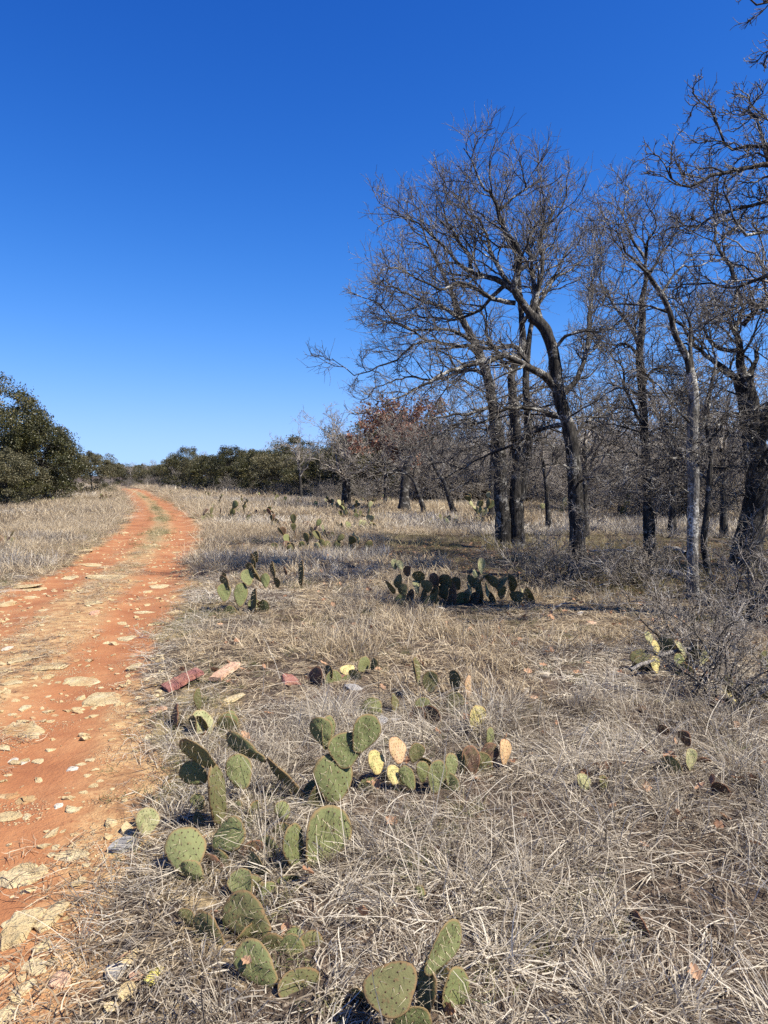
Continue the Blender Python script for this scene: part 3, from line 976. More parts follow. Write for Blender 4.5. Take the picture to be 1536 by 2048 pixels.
put(r3_, 770, 36, True, 'slender taller oak with sparse brown leaves rising behind the rust-leaved oak', 'tree', None, .92, 1.8)
tw = Tree('bare_oak', 'small oak with a bent leaning trunk left of the rust-leaved oak', G(848, 1020), twig='twig_back', rmin=.005)
tw.trunk(px([(848, 1024), (838, 990), (826, 960), (800, 940), (770, 955)], 31), .11, .05, .3, 12, .1, seed=91)
for pts in ([(800, 940), (770, 920), (730, 925), (690, 940)], [(826, 960), (830, 920), (810, 890), (790, 880)], [(815, 948), (780, 945), (750, 970), (745, 1000)]):
    tw.limb(px(pts, 31, -.5), .04, .008, L2=1.1, n4=2, dens=.8)
tw = Tree('bare_oak', 'small oak with a leaning bare trunk among cacti right of the rust-leaved oak', G(908, 1032), twig='twig_back', rmin=.005)
tw.trunk(px([(912, 1036), (900, 1000), (888, 965), (868, 930), (860, 890)], 29), .11, .06, .3, 12, .1, seed=92)
for pts in ([(868, 930), (840, 900), (800, 890), (770, 860)], [(860, 890), (880, 850), (900, 830), (905, 800)], [(888, 965), (920, 930), (960, 920), (1000, 925)], [(895, 985), (935, 965), (960, 940), (990, 945)]):
    tw.limb(px(pts, 29, -.6), .045, .008, L2=1.15, n4=2, dens=.9)


# ------------------------------------------------------------------ twiggy shrubs
def shrub(name, h, w, seed, stems=16, twig='twig_back', rmin=.0032, n4=3):
    global R
    keep = R
    R = np.random.default_rng(seed)
    root = obj(name, None)
    az = R.random(stems) * 6.283; el = R.uniform(.45, 1.4, stems)
    L = h * R.uniform(.6, 1.1, stems) / np.sin(np.clip(el, .8, 2))
    d = np.stack([np.cos(az) * np.cos(el) * w / h, np.sin(az) * np.cos(el) * w / h, np.sin(el)], 1)
    p = np.stack([R.normal(size=stems) * .12 * w, R.normal(size=stems) * .12 * w, np.full(stems, -.03)], 1)
    pts = [p]
    for k in range(8):
        d = norm(d + R.normal(size=d.shape) * .16)
        pts.append(pts[-1] + d * (L / 8)[:, None])
    C1 = np.stack(pts, 1)
    r1 = R.uniform(.006, .011, stems)[:, None] * (h / .9) ** .6 * (1 - .75 * np.linspace(0, 1, 9))[None]
    C2, r2 = grow(C1, r1, 8, .12, 1., 44, lambda t, L: L * (.5 - .2 * t), 6, .2, .06, .7, rmin * 1.2)
    C3, r3 = grow(C2, r2, 6, .1, 1., 46, lambda t, L: L * (.5 - .15 * t), 4, .22, .04, .75, rmin)
    v, f = tubes(C1, r1, 5)
    st = obj('stems', mesh_np('stems', v, f, True, [M['branch']]), root)
    parts = [tubes(C2, r2, 3), tubes(C3, r3, 3)]
    if n4:
        C4, r4 = grow(C3, r3, n4, .1, 1., 46, lambda t, L: L * .5 + 0 * t, 3, .22, .0, .8, rmin * .85)
        parts.append(tubes(C4, r4, 3))
    v, f = join(parts)
    o = obj('twigs', mesh_np('twigs', v, f, True, [M[twig]]), root)
    o['kind'] = 'stuff'
    R = keep
    return root


def at_px(root, u, v, label, cat='shrub', group=None, sc=1., rz=0.):
    p = G(u, v)
    root.location = tuple(p)
    root.rotation_euler = (0, 0, rz)
    root.scale = (sc, sc, sc)
    tag(root, label, cat, group)
    return root


at_px(shrub('bare_shrub', .82, .95, 101, 17, rmin=.0026, n4=2), 1375, 1318, 'largest leafless twiggy shrub in front of the pale-barked trunk')
at_px(shrub('bare_shrub', .75, .8, 102, 13, rmin=.0026, n4=2), 1445, 1395, 'leafless shrub of steep thin stems behind the yellow pad at lower right')
at_px(shrub('bare_shrub', .9, 1.0, 103, 18, rmin=.0032), 1098, 1180, 'leafless twig tangle at the foot of the tallest bare oak')
at_px(shrub('bare_shrub', 1.0, 1.0, 104, 16, rmin=.0032), 1500, 1240, 'dark leafless shrub under the thick right-edge oak')
at_px(shrub('bare_shrub', .7, .8, 105, 14, rmin=.0032), 1290, 1170, 'low leafless shrub at the foot of the dark straight-trunked oak')
BS = [shrub('thicket_shrub', 2.5, 2.4, 111, 20, rmin=.0055, n4=3), shrub('thicket_shrub', 2.1, 2.2, 112, 18, rmin=.0055, n4=3)]
us = set()
l_ = 'tall leafless brush in the shaded thicket behind the front oaks'
for k in range(76):
    row = k % 4
    u = 870 + (k * 61) % 730 + random.uniform(-18, 18)
    d = [27, 34, 44, 56][row] + random.uniform(-1.5, 1.5)
    if row == 0 and u < 1180: d += 15
    if row == 1 and u < 1080: d += 12
    i = k % 2
    put(BS[i], u, d, i not in us, l_, 'shrub', 'brush filling the thicket', random.uniform(1.0, 1.45), random.uniform(0, 6)); us.add(i)
l_ = 'grey leafless brush along the foot of the far tree line'
for u, d in [(345, 100), (366, 88), (392, 78), (425, 72), (460, 68), (500, 64), (540, 58), (575, 54), (610, 50), (640, 46), (665, 43), (215, 100), (260, 108), (300, 108), (330, 104), (735, 42)]:
    put(BS[(u // 7) % 2], u, d, False, l_, 'shrub', 'brush along the tree lines', random.uniform(.4, .65), random.uniform(0, 6))

# ------------------------------------------------------------------ prickly pears
def pad_mesh(seed, seg=26, rings=(1., .97, .88, .7, .45, .2), hi=True):
    g = np.random.default_rng(seed)
    ph = np.arange(seg) * 2 * np.pi / seg
    z = .5 - .5 * np.cos(ph)
    x = .5 * np.sign(np.sin(ph)) * np.abs(np.sin(ph)) ** .82
    x *= .66 + .38 * smooth(0, .75, z)
    x *= 1 + .06 * np.sin(ph * 2 + g.uniform(0, 6)) + .04 * np.sin(ph * 3 + g.uniform(0, 6)) + .02 * np.sin(ph * 7 + g.uniform(0, 6))
    bend, tw_, cup = g.uniform(-.26, .26), g.uniform(-.3, .3), g.uniform(-.28, .28)
    wr = g.uniform(0, 6, 4)

    def warp(X, Y, Z):
        return Y + bend * (Z - .3) ** 2 + tw_ * X * (Z - .3) + cup * X * X * 1.5 + .016 * np.sin(X * 9 + wr[0] + Z * 3) * np.sin(Z * 8 + wr[1]) + .008 * np.sin(X * 17 + Z * 11 + wr[2])

    V, rim = [], []
    cz = .53
    for side in (-1, 1):
        for q_ in rings:
            X, Z = x * q_, cz + (z - cz) * q_
            Y = side * .5 * max(0, 1 - q_ ** 2.4) ** .55
            Y = Y + 0 * X
            V.append(np.stack([X, Y * .09, Z], 1)); rim += [q_] * seg
        V.append(np.array([[0, side * .045, cz]])); rim.append(0)
    V = np.concatenate(V)
    n = len(rings); o2 = n * seg + 1
    qs, ts = [], []
    j = np.arange(seg); j2 = (j + 1) % seg
    for sgn, o in ((0, 0), (1, o2)):
        for k in range(n - 1):
            q_ = np.stack([o + k * seg + j, o + k * seg + j2, o + (k + 1) * seg + j2, o + (k + 1) * seg + j], 1)
            qs.append(q_ if sgn else q_[:, ::-1])
        t_ = np.stack([o + (n - 1) * seg + j, o + (n - 1) * seg + j2, np.full(seg, o + n * seg)], 1)
        ts.append(t_ if sgn else t_[:, ::-1])
    # both rims share one outline: weld them
    qs = np.concatenate(qs); ts = np.concatenate(ts)
    rm = np.arange(len(V)); rm[o2:o2 + seg] = np.arange(seg)
    qs, ts = rm[qs], rm[ts]
    V[:, 1] = warp(V[:, 0], V[:, 1], V[:, 2])
    me = mesh_np('pad', V, [qs, ts], True, [M['pad']], {'rim': np.array(rim)})
    if not hi:
        return me, None
    # areoles and spines on both faces
    vs, fs, mi, o = [], [], [], 0
    row = 0
    for zz in np.arange(.12, 1.0, .125):
        for xx in np.arange(-.5 + (.075 if row % 2 else 0), .51, .15):
            xj, zj = xx + g.normal() * .012, zz + g.normal() * .012
            # inside the outline?
            w_ = np.interp(zj, z[: seg // 2 + 1], np.abs(x[: seg // 2 + 1]))
            q_ = max(abs(xj) / max(w_, 1e-3), abs(zj - cz) / .5)
            if q_ > .93: continue
            for side in (-1, 1):
                y0 = side * .045 * max(0, 1 - q_ ** 2.4) ** .55
                y0 = float(warp(xj, y0, zj))
                s = .024
                p = np.array([[xj - s, y0 - side * .004, zj], [xj, y0 - side * .004, zj - s], [xj + s, y0 - side * .004, zj], [xj, y0 - side * .004, zj + s], [xj, y0 + side * .012, zj]])
                vs.append(p); fs += [[o, o + 1, o + 4], [o + 1, o + 2, o + 4], [o + 2, o + 3, o + 4], [o + 3, o, o + 4]]; mi += [0] * 4; o += 5
                if g.random() < .6:
                    d = np.array([g.normal() * .09, side * .16, g.normal() * .09 - .04]); w_ = .006
                    b0 = np.array([xj, y0, zj])
                    vs.append(np.array([b0 + [w_, 0, 0], b0 + [-w_, 0, 0], b0 + [0, 0, w_], b0 + d])); fs += [[o, o + 1, o + 3], [o + 1, o + 2, o + 3], [o + 2, o, o + 3]]; mi += [1] * 3; o += 4
        row += 1
    # rim areoles
    for a in np.arange(.9, 5.4, .24):
        zr = .5 - .5 * math.cos(a); xr = np.interp(a, ph, x)
        y0 = float(warp(xr, 0, zr)); s = .012
        c_ = np.array([xr, y0, zr]); dn = np.array([xr, 0, zr - cz]); dn /= np.linalg.norm(dn)
        vs.append(np.array([c_ + [0, s, 0], c_ + [0, -s, 0], c_ + dn * .022 + [s, 0, 0]])); fs.append([o, o + 1, o + 2]); mi.append(0); o += 3
        if g.random() < .5:
            vs.append(np.array([c_ + [.005, 0, 0], c_ + [-.005, 0, 0], c_ + [0, .006, 0], c_ + dn * .1 + g.normal(size=3) * .02])); fs += [[o, o + 1, o + 3], [o + 1, o + 2, o + 3], [o + 2, o, o + 3]]; mi += [1] * 3; o += 4
    sm = mesh_np('spines', np.concatenate(vs), np.array(fs), False, [M['areole'], M['spine']], None, mi)
    return me, sm


PADS = [pad_mesh(200 + i) for i in range(9)]
PADL = [pad_mesh(220 + i, 14, (1., .9, .6), False) for i in range(4)]
KIND = {'g': 'pad', 'd': 'pad_dull', 'y': 'pad_yellow', 't': 'pad_tan', 'b': 'pad_brown', 'p': 'pad_pale'}


def add_pad(root, b0, b1, wid, yaw, kind='g', hi=True, thick=1.):
    """one pad from its base b0 to its tip b1 (world), facing yaw (0 = towards the photographer)"""
    b0 = np.asarray(b0, float); b1 = np.asarray(b1, float)
    ax = b1 - b0; L = np.linalg.norm(ax); ax = ax / L
    n0 = np.array([math.sin(yaw), -math.cos(yaw), 0.0])
    n_ = n0 - ax * np.dot(n0, ax)
    if np.linalg.norm(n_) < .05: n_ = np.array([0, 0, 1.0]) - ax * ax[2]
    n_ /= np.linalg.norm(n_)
    X = np.cross(-n_, ax)
    me, sp = (random.choice(PADS) if hi else (random.choice(PADL), None)) if hi else random.choice(PADL)
    o = obj('pad', me, root)
    T = max(.16, L * 1.1) * thick
    m = Matrix(((X[0] * wid, -n_[0] * T, ax[0] * L, b0[0] - root.location[0]), (X[1] * wid, -n_[1] * T, ax[1] * L, b0[1] - root.location[1]), (X[2] * wid, -n_[2] * T, ax[2] * L, b0[2] - root.location[2]), (0, 0, 0, 1)))
    o.matrix_local = m
    o.material_slots[0].link = 'OBJECT'
    o.material_slots[0].material = M[KIND[kind]]
    if sp is not None:
        obj('spines', sp, o)['kind'] = 'stuff'
    return o


def pear_px(label, ground, pads, hi=True, group=None, fill=None):
    """a prickly pear whose pads are (base u, base v, tip u, tip v, seen width, yaw degrees, kind, depth shift of base, of tip)"""
    if fill is None: fill = 0 if len(pads) < 3 else (3 if len(pads) < 10 else 5)
    g0 = G(*ground)
    root = obj('prickly_pear', None, None, tuple(g0))
    tag(root, label, 'cactus', group)
    d = g0[1]
    for p in pads:
        bu, bv, tu, tv, w, yaw, k = p[:7]
        db, dt = (p[7], p[8]) if len(p) > 8 else (0, 0)
        b0, b1 = P(bu, bv, d + db), P(tu, tv, d + dt)
        ya = rad(yaw)
        wid = w / F * d / max(.24, abs(math.cos(ya)))
        add_pad(root, b0, b1, wid, ya, k, hi)
    # low pads sprawling round the foot, half sunk in the grass
    for k_ in range(fill):
        p = random.choice(pads)
        a_ = P(p[0], p[1], d)
        x, y = a_[0] + random.gauss(0, .09), d + random.uniform(-.05, .22)
        z = float(H(x, y)) - .03
        an = random.uniform(0, 6.28)
        L_ = random.uniform(.10, .17) * (d / 3.2) ** .35
        dz = random.uniform(.35, .9)
        b1 = np.array([x + math.cos(an) * L_ * (1 - dz * .5), y + math.sin(an) * L_ * (1 - dz * .5) * .7, z + L_ * dz])
        add_pad(root, np.array([x, y, z]), b1, L_ * random.uniform(.65, .85), random.uniform(-1.0, 1.0), random.choice('gddgb'), hi)
    return root


pear_px('prickly pear whose upright edge-on stem pad carries a curled dark pad', (440, 1650), [
    (442, 1655, 426, 1528, 30, 62, 'd'), (428, 1534, 362, 1482, 52, -35, 'g', 0, -.05), (414, 1562, 362, 1532, 48, 15, 'g', .02, .0),
    (492, 1578, 466, 1510, 54, 20, 'g', .2, .25), (402, 1630, 396, 1585, 30, -20, 'g', .15, .17)])
pear_px('prickly pear with a long arm of two thin edge-on pads leaning left', (640, 1622), [
    (640, 1620, 606, 1590, 20, 40, 'd', .05, .1), (609, 1594, 530, 1520, 17, -72, 'd', .1, .2), (533, 1523, 452, 1470, 17, -70, 'g', .2, .3)])
pear_px('tallest foreground prickly pear, three round pads stacked on one broad pad', (672, 1612), [
    (668, 1608, 668, 1505, 84, 22, 'g', 0, .06), (690, 1538, 688, 1464, 70, 25, 'g', .05, .1), (655, 1494, 632, 1434, 48, -5, 'g', .1, .12), (712, 1506, 742, 1428, 58, 28, 'g', .08, .14),
    (650, 1500, 655, 1430, 26, 40, 'g', .1, .16)])
pear_px('prickly pear with one big heart-shaped pad crossed by grass stems', (612, 1735), [
    (622, 1738, 672, 1612, 94, 28, 'g', 0, .12), (597, 1738, 576, 1648, 36, 55, 'g', .0, .0), (556, 1762, 528, 1670, 48, 10, 'g', .06, .12), (572, 1640, 560, 1602, 34, 25, 'g', .3, .33)])
pear_px('prickly pear showing one round dotted pad squarely beside the track', (385, 1752), [
    (374, 1752, 368, 1653, 84, 12, 'g', 0, .12), (408, 1772, 366, 1722, 40, 0, 'g', -.04, -.02), (424, 1692, 488, 1652, 40, -58, 'g', .15, .15),
    (380, 1812, 292, 1762, 52, -15, 'd', -.05, .04), (455, 1745, 405, 1712, 26, -30, 'b', .05, .1)])
pear_px('pale drooping lone pad at the track edge', (292, 1672), [(290, 1674, 296, 1614, 44, 30, 'p', 0, .05)])
pear_px('low prickly pear of three pads sprawling through grass below the heart-shaped pad', (500, 1800), [
    (498, 1800, 474, 1740, 52, 5, 'g', 0, .08), (532, 1812, 540, 1762, 30, 30, 'g', .02, .06), (552, 1762, 600, 1756, 30, 10, 'g', .1, .14)])
pear_px('prickly pear with a brown-rimmed tilted pad half buried in grass', (532, 1880), [
    (540, 1872, 452, 1800, 80, 25, 'd', 0, .1), (450, 1898, 390, 1828, 50, -22, 'd', -.02, .06), (395, 1852, 360, 1818, 30, 0, 'd', .1, .12), (452, 1925, 470, 1890, 30, 0, 'b', -.05, 0)])
pear_px('prickly pear near the lower edge with an oval pad leaning left over a yellowish pad', (560, 1975), [
    (552, 1972, 476, 1890, 74, 18, 'g', 0, .08), (602, 2018, 592, 1938, 88, 22, 'd', -.05, .02), (498, 2060, 506, 2006, 36, 10, 'g', -.1, -.05)])
pear_px('four-pad prickly pear at the lower edge with a dark spiny edge-on centre pad', (840, 2036), [
    (838, 2042, 862, 1938, 26, -72, 'd', 0, .02), (850, 1950, 910, 1838, 60, 38, 'g', .0, .1), (800, 2034, 766, 1928, 116, 14, 'd', -.14, -.05), (890, 2022, 934, 1946, 86, 15, 'g', .02, .1)])
pear_px('mixed prickly pear of tan, yellow and green pads right of the tallest one', (830, 1588), [
    (800, 1528, 785, 1474, 38, 45, 't', .1, .16), (756, 1550, 744, 1500, 34, 40, 'y', .05, .1), (790, 1570, 782, 1530, 34, 40, 'y', .0, .05), (828, 1580, 803, 1532, 30, 15, 'g', 0, .04),
    (846, 1566, 844, 1522, 28, 25, 'g', .08, .1), (868, 1588, 873, 1518, 40, 28, 'g', 0, .03), (898, 1574, 904, 1506, 30, 40, 'g', .05, .08), (824, 1526, 836, 1486, 34, 30, 'd', .2, .24)])
pear_px('prickly pear of withered brown and pinkish pads with one yellow pad behind', (965, 1550), [
    (972, 1534, 984, 1486, 38, 0, 'b', .05, .1), (1008, 1532, 1012, 1478, 30, 40, 't', .05, .1), (944, 1556, 940, 1490, 36, -5, 'b', 0, .05), (976, 1494, 984, 1454, 24, 30, 'g', .3, .35),
    (948, 1466, 954, 1410, 42, 45, 'y', .6, .65), (925, 1550, 918, 1500, 24, -45, 'd', 0, .05)])
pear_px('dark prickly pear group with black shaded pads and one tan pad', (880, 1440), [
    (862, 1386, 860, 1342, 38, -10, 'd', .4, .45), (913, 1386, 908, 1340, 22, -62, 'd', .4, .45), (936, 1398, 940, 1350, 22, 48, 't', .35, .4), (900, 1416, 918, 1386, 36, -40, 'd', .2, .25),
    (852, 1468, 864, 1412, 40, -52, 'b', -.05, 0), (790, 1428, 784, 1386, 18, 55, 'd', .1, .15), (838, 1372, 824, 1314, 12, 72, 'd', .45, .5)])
pear_px('low prickly pear at the edge of the red slabs with two dark pads', (640, 1372), [
    (640, 1380, 622, 1340, 40, -50, 'b', 0, .1), (660, 1368, 656, 1330, 18, -60, 'd', .1, .12), (716, 1342, 736, 1318, 30, 30, 'g', .3, .4), (744, 1340, 750, 1316, 16, -55, 'd', .3, .33), (700, 1350, 690, 1330, 34, 30, 'y', .25, .3)])
pear_px('small prickly pear of a brown and a narrow pale pad above the curled dark pad', (390, 1470), [
    (412, 1484, 398, 1420, 38, 35, 'p', 0, .1), (355, 1450, 345, 1420, 50, -20, 'b', .1, .3), (392, 1468, 388, 1430, 18, -60, 'd', 0, .02), (398, 1420, 396, 1375, 14, 60, 'd', .1, .12), (462, 1448, 462, 1420, 20, 10, 'g', .25, .3)])
pear_px('lone pale green pad standing in dead grass at right', (1378, 1542), [(1380, 1544, 1378, 1496, 28, 30, 'p', 0, .04), (1336, 1470, 1322, 1448, 16, -62, 'b', .3, .32), (1380, 1492, 1358, 1462, 13, -68, 'b', .15, .2)])
pear_px('dark maroon fallen pad near the right edge', (1440, 1595), [(1462, 1592, 1424, 1568, 24, -50, 'b', 0, .05)])
pear_px('pair of dull tan pads sunk in grass right of the brown pads', (1190, 1585), [(1172, 1584, 1164, 1546, 38, 25, 'p', 0, .05), (1206, 1584, 1208, 1550, 26, 15, 'd', 0, .04)])
pear_px('dark brown dead pad lying in grass at lower right', (1280, 1878), [(1300, 1872, 1256, 1836, 48, -30, 'b', 0, .12)])
pear_px('small green pad poking up left of the lower right grass', (842, 1800), [(842, 1815, 838, 1770, 20, -35, 'g', 0, .04), (760, 1842, 752, 1790, 30, 0, 'g', .0, .1)])
pear_px('prickly pear of lit pale pads under the largest twiggy shrub', (1330, 1348), [
    (1300, 1334, 1268, 1300, 42, 5, 'd', .1, .25), (1316, 1312, 1308, 1280, 24, 45, 'y', .2, .22), (1314, 1348, 1304, 1312, 24, 40, 'y', 0, .05), (1372, 1316, 1354, 1280, 24, 40, 'p', .1, .2), (1360, 1342, 1358, 1308, 30, 10, 'g', 0, .1),
    (1330, 1310, 1334, 1268, 24, -62, 'd', .3, .33), (1302, 1290, 1290, 1262, 22, 30, 'p', .4, .45), (1392, 1320, 1386, 1292, 20, -60, 'd', .2, .22), (1400, 1330, 1410, 1300, 24, 30, 'p', .1, .15)])
pear_px('prickly pear of green pads between the pale trunk and the thick right oak', (1450, 1250), [
    (1388, 1262, 1390, 1224, 22, 20, 'g', 0, .1), (1452, 1246, 1460, 1220, 30, 30, 'g', 0, .2), (1482, 1236, 1488, 1208, 24, 45, 'y', .3, .4), (1430, 1256, 1420, 1232, 22, -60, 'd', .1, .15), (1500, 1206, 1510, 1180, 24, -60, 'd', .6, .65), (1416, 1270, 1428, 1242, 20, 35, 'p', -.1, 0)])
pear_px('prickly pear with a bright yellow pad beside dark pads at the right edge', (1470, 1412), [
    (1474, 1412, 1446, 1376, 32, 40, 'y', 0, .1), (1500, 1404, 1486, 1370, 28, -58, 'd', .05, .12), (1516, 1408, 1526, 1366, 30, -62, 'd', .1, .15), (1532, 1340, 1536, 1300, 34, -20, 'd', .5, .55), (1460, 1380, 1454, 1350, 24, 0, 'd', .3, .35)])
pear_px('upright prickly pear of green and blackish thin pads right of the track bend', (495, 1226), [
    (450, 1204, 446, 1168, 26, 25, 'g', 0, .1), (480, 1214, 482, 1166, 28, 20, 'g', 0, .12), (498, 1172, 490, 1140, 26, 30, 'g', .1, .2), (506, 1230, 508, 1176, 20, -58, 'd', 0, .05),
    (460, 1188, 440, 1152, 14, -68, 'd', .1, .15), (522, 1164, 496, 1124, 12, -68, 'd', .2, .25), (510, 1136, 504, 1106, 14, -58, 'd', .25, .3), (514, 1126, 512, 1102, 12, -50, 'd', .3, .34),
    (550, 1158, 546, 1122, 12, -64, 'd', .4, .45), (602, 1172, 602, 1120, 16, -52, 'd', .5, .55), (573, 1150, 570, 1132, 10, -60, 'b', .6, .6), (532, 1176, 530, 1146, 18, 20, 'g', .15, .2), (556, 1176, 552, 1154, 18, -60, 'd', .3, .3), (452, 1160, 446, 1146, 12, -60, 'd', .2, .22)], True)
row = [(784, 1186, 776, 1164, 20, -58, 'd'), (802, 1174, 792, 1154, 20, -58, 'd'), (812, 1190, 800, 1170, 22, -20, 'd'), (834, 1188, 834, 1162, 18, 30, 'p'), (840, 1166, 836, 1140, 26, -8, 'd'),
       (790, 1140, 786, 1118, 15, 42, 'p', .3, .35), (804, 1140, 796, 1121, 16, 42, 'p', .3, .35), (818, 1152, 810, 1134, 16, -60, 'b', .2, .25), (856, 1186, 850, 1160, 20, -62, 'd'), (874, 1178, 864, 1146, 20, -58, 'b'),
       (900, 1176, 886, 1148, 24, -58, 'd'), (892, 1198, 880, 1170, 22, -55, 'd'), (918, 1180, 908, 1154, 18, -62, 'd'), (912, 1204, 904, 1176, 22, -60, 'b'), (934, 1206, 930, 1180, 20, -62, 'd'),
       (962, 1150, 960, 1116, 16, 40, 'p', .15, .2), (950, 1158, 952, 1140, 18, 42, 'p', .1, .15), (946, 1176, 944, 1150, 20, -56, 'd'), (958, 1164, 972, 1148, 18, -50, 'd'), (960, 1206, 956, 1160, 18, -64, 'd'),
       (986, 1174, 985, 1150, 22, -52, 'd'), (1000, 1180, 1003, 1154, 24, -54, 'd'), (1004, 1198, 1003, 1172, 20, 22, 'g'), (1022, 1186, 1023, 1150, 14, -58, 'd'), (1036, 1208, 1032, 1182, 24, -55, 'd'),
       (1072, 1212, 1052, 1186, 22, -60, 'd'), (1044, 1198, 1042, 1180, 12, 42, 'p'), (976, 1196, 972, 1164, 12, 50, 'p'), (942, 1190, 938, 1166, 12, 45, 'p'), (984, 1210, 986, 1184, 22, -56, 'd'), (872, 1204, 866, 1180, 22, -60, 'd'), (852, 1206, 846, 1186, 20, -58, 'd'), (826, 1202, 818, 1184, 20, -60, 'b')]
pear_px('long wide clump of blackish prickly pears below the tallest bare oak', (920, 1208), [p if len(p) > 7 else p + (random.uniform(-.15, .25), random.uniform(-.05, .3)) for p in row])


def pear_rand(x, y, n, rad_, sz, label, group, kinds='ddggb'):
    """a low clump of pads growing outward from a common root"""
    z = float(H(x, y))
    root = obj('prickly_pear', None, None, (x, y, z))
    tag(root, label, 'cactus', group)
    tips = []
    for k in range(n):
        if tips and random.random() < .42:
            b0, dr = random.choice(tips)
        else:
            a = random.uniform(0, 6.28); q_ = rad_ * random.random() ** .6
            b0 = np.array([x + q_ * math.cos(a), y + q_ * math.sin(a), z - .02]); dr = np.array([math.cos(a) * .45, math.sin(a) * .45, 1.])
        d = dr + np.array([random.gauss(0, .35), random.gauss(0, .35), .2]); d /= np.linalg.norm(d)
        d[2] = max(d[2], .25)
        L = sz * random.uniform(.75, 1.2)
        b1 = b0 + d * L
        add_pad(root, b0, b1, L * random.uniform(.62, .85), random.choice([random.uniform(-1.2, -.7), random.uniform(-.5, .8), random.uniform(1.9, 4.4)]), random.choice(kinds), False)
        tips.append((b1 - d * .02, d))
    return root


def px_xy(u, v):
    p = G(u, v)
    return p[0], p[1]


pear_rand(*px_xy(585, 1098), 16, .55, .24, 'wide prickly pear clump left of the pale cut-looking pads in mid field', None, 'ddgdb')
pear_rand(*px_xy(690, 1098), 15, .62, .24, 'prickly pear clump of pale and blackish pads on the shadow edge in mid field', None, 'pdpdd')
pear_rand(*px_xy(715, 1058), 14, .7, .26, 'prickly pear clump at the left end of the tree shadow', None, 'ddgp')
pear_rand(*px_xy(578, 1058), 10, .5, .26, 'small prickly pear clump in pale grass beyond the upright one', None, 'ddb')
pear_rand(*px_xy(922, 1046), 22, 1.1, .28, 'broad prickly pear clump around the leaning trunk right of the rust-leaved oak', None, 'pdgdp')
pear_rand(*px_xy(985, 1040), 18, .9, .28, 'pale prickly pear clump left of the twin-trunked oak', None, 'pdpg')
pear_rand(*px_xy(455, 1040), 16, .9, .28, 'prickly pear clump in grass right of the track halfway to the tree line', None, 'gdbd')
pear_rand(*px_xy(1065, 1030), 18, 1.2, .28, 'pale prickly pear clump between the twin-trunked and the tallest oak', None, 'ppdg')
pear_rand(*px_xy(1220, 1040), 16, 1.2, .28, 'prickly pear clump in sun behind the dark straight-trunked oak', None, 'ppdg')
pear_rand(*px_xy(8, 1090), 6, .25, .24, 'prickly pear pads at the left edge beside the track', None, 'dbd')
l_ = 'small far clump of prickly pear in the pale grass'
for k in range(62):
    for _ in range(50):
        d = random.uniform(18, 75); u = random.uniform(0, 900); x = (u - 768) / F * d
        if abs(float(road_s(x, d))) > 2.2 and not (u < 330 and d < 34): break
    pear_rand(x, d, random.randint(6, 13), random.uniform(.35, .9), .21, l_, 'far prickly pear clumps', 'ddggbp')

# ------------------------------------------------------------------ stones
def stone_mesh(seed, flat=.5, sub=2):
    import bmesh
    bm = bmesh.new()
    bmesh.ops.create_icosphere(bm, subdivisions=sub, radius=.5)
    v = np.array([q_.co[:] for q_ in bm.verts]); f = np.array([[w.index for w in q_.verts] for q_ in bm.faces])
    bm.free()
    g = np.random.default_rng(seed)
    # facets: push the ball against random planes, steep ones most of all, so that the outline is angular
    for k_ in range(13):
        n_ = g.normal(size=3); n_[2] *= .45 if k_ < 9 else 1.
        n_ = norm(n_); h_ = g.uniform(.24, .40)
        k = v @ n_
        v = v - np.clip(k - h_, 0, None)[:, None] * n_
    v = v * 1.25
    v = v * (1 + .22 * (noise3(v * 5 + seed, seed)[:, None] - .5) + .16 * (noise3(v * 11 + seed, seed + 1)[:, None] - .5))
    v[:, 2] = np.where(v[:, 2] > flat * .5, flat * .5 + (v[:, 2] - flat * .5) * .3, v[:, 2])
    return mesh_np('stone', v, f, False, [M['stone']])


ST = [stone_mesh(300 + i, random.uniform(.25, .6), 3) for i in range(8)]


def stone(name, u, v, w, h, mat='stone', parent=None, lift=.5, tall=None, rz=None, tilt=0):
    """a stone covering about w x h pixels around column u, row v"""
    p = G(u, v)
    d = p[1]
    sx = w / F * d * 1.22
    hs = h / F * d
    a = math.atan2(CH, d)
    tz = tall if tall else min(.5 * sx, hs * .55)
    sy = max(.4 * sx, (hs - tz * .35 * math.cos(a)) / math.sin(a)) * 1.2
    sy = min(sy, sx * 2.2)
    o = obj(name, random.choice(ST), parent)
    o.location = (p[0], p[1], p[2] + tz * (lift - .5))
    o.scale = (sx, sy, tz * 1.3)
    o.rotation_euler = (tilt, random.uniform(-.08, .08), random.choice([0, math.pi]) + (random.uniform(-.25, .25) if rz is None else rz))
    o.material_slots[0].link = 'OBJECT'
    o.material_slots[0].material = M[mat]
    return o


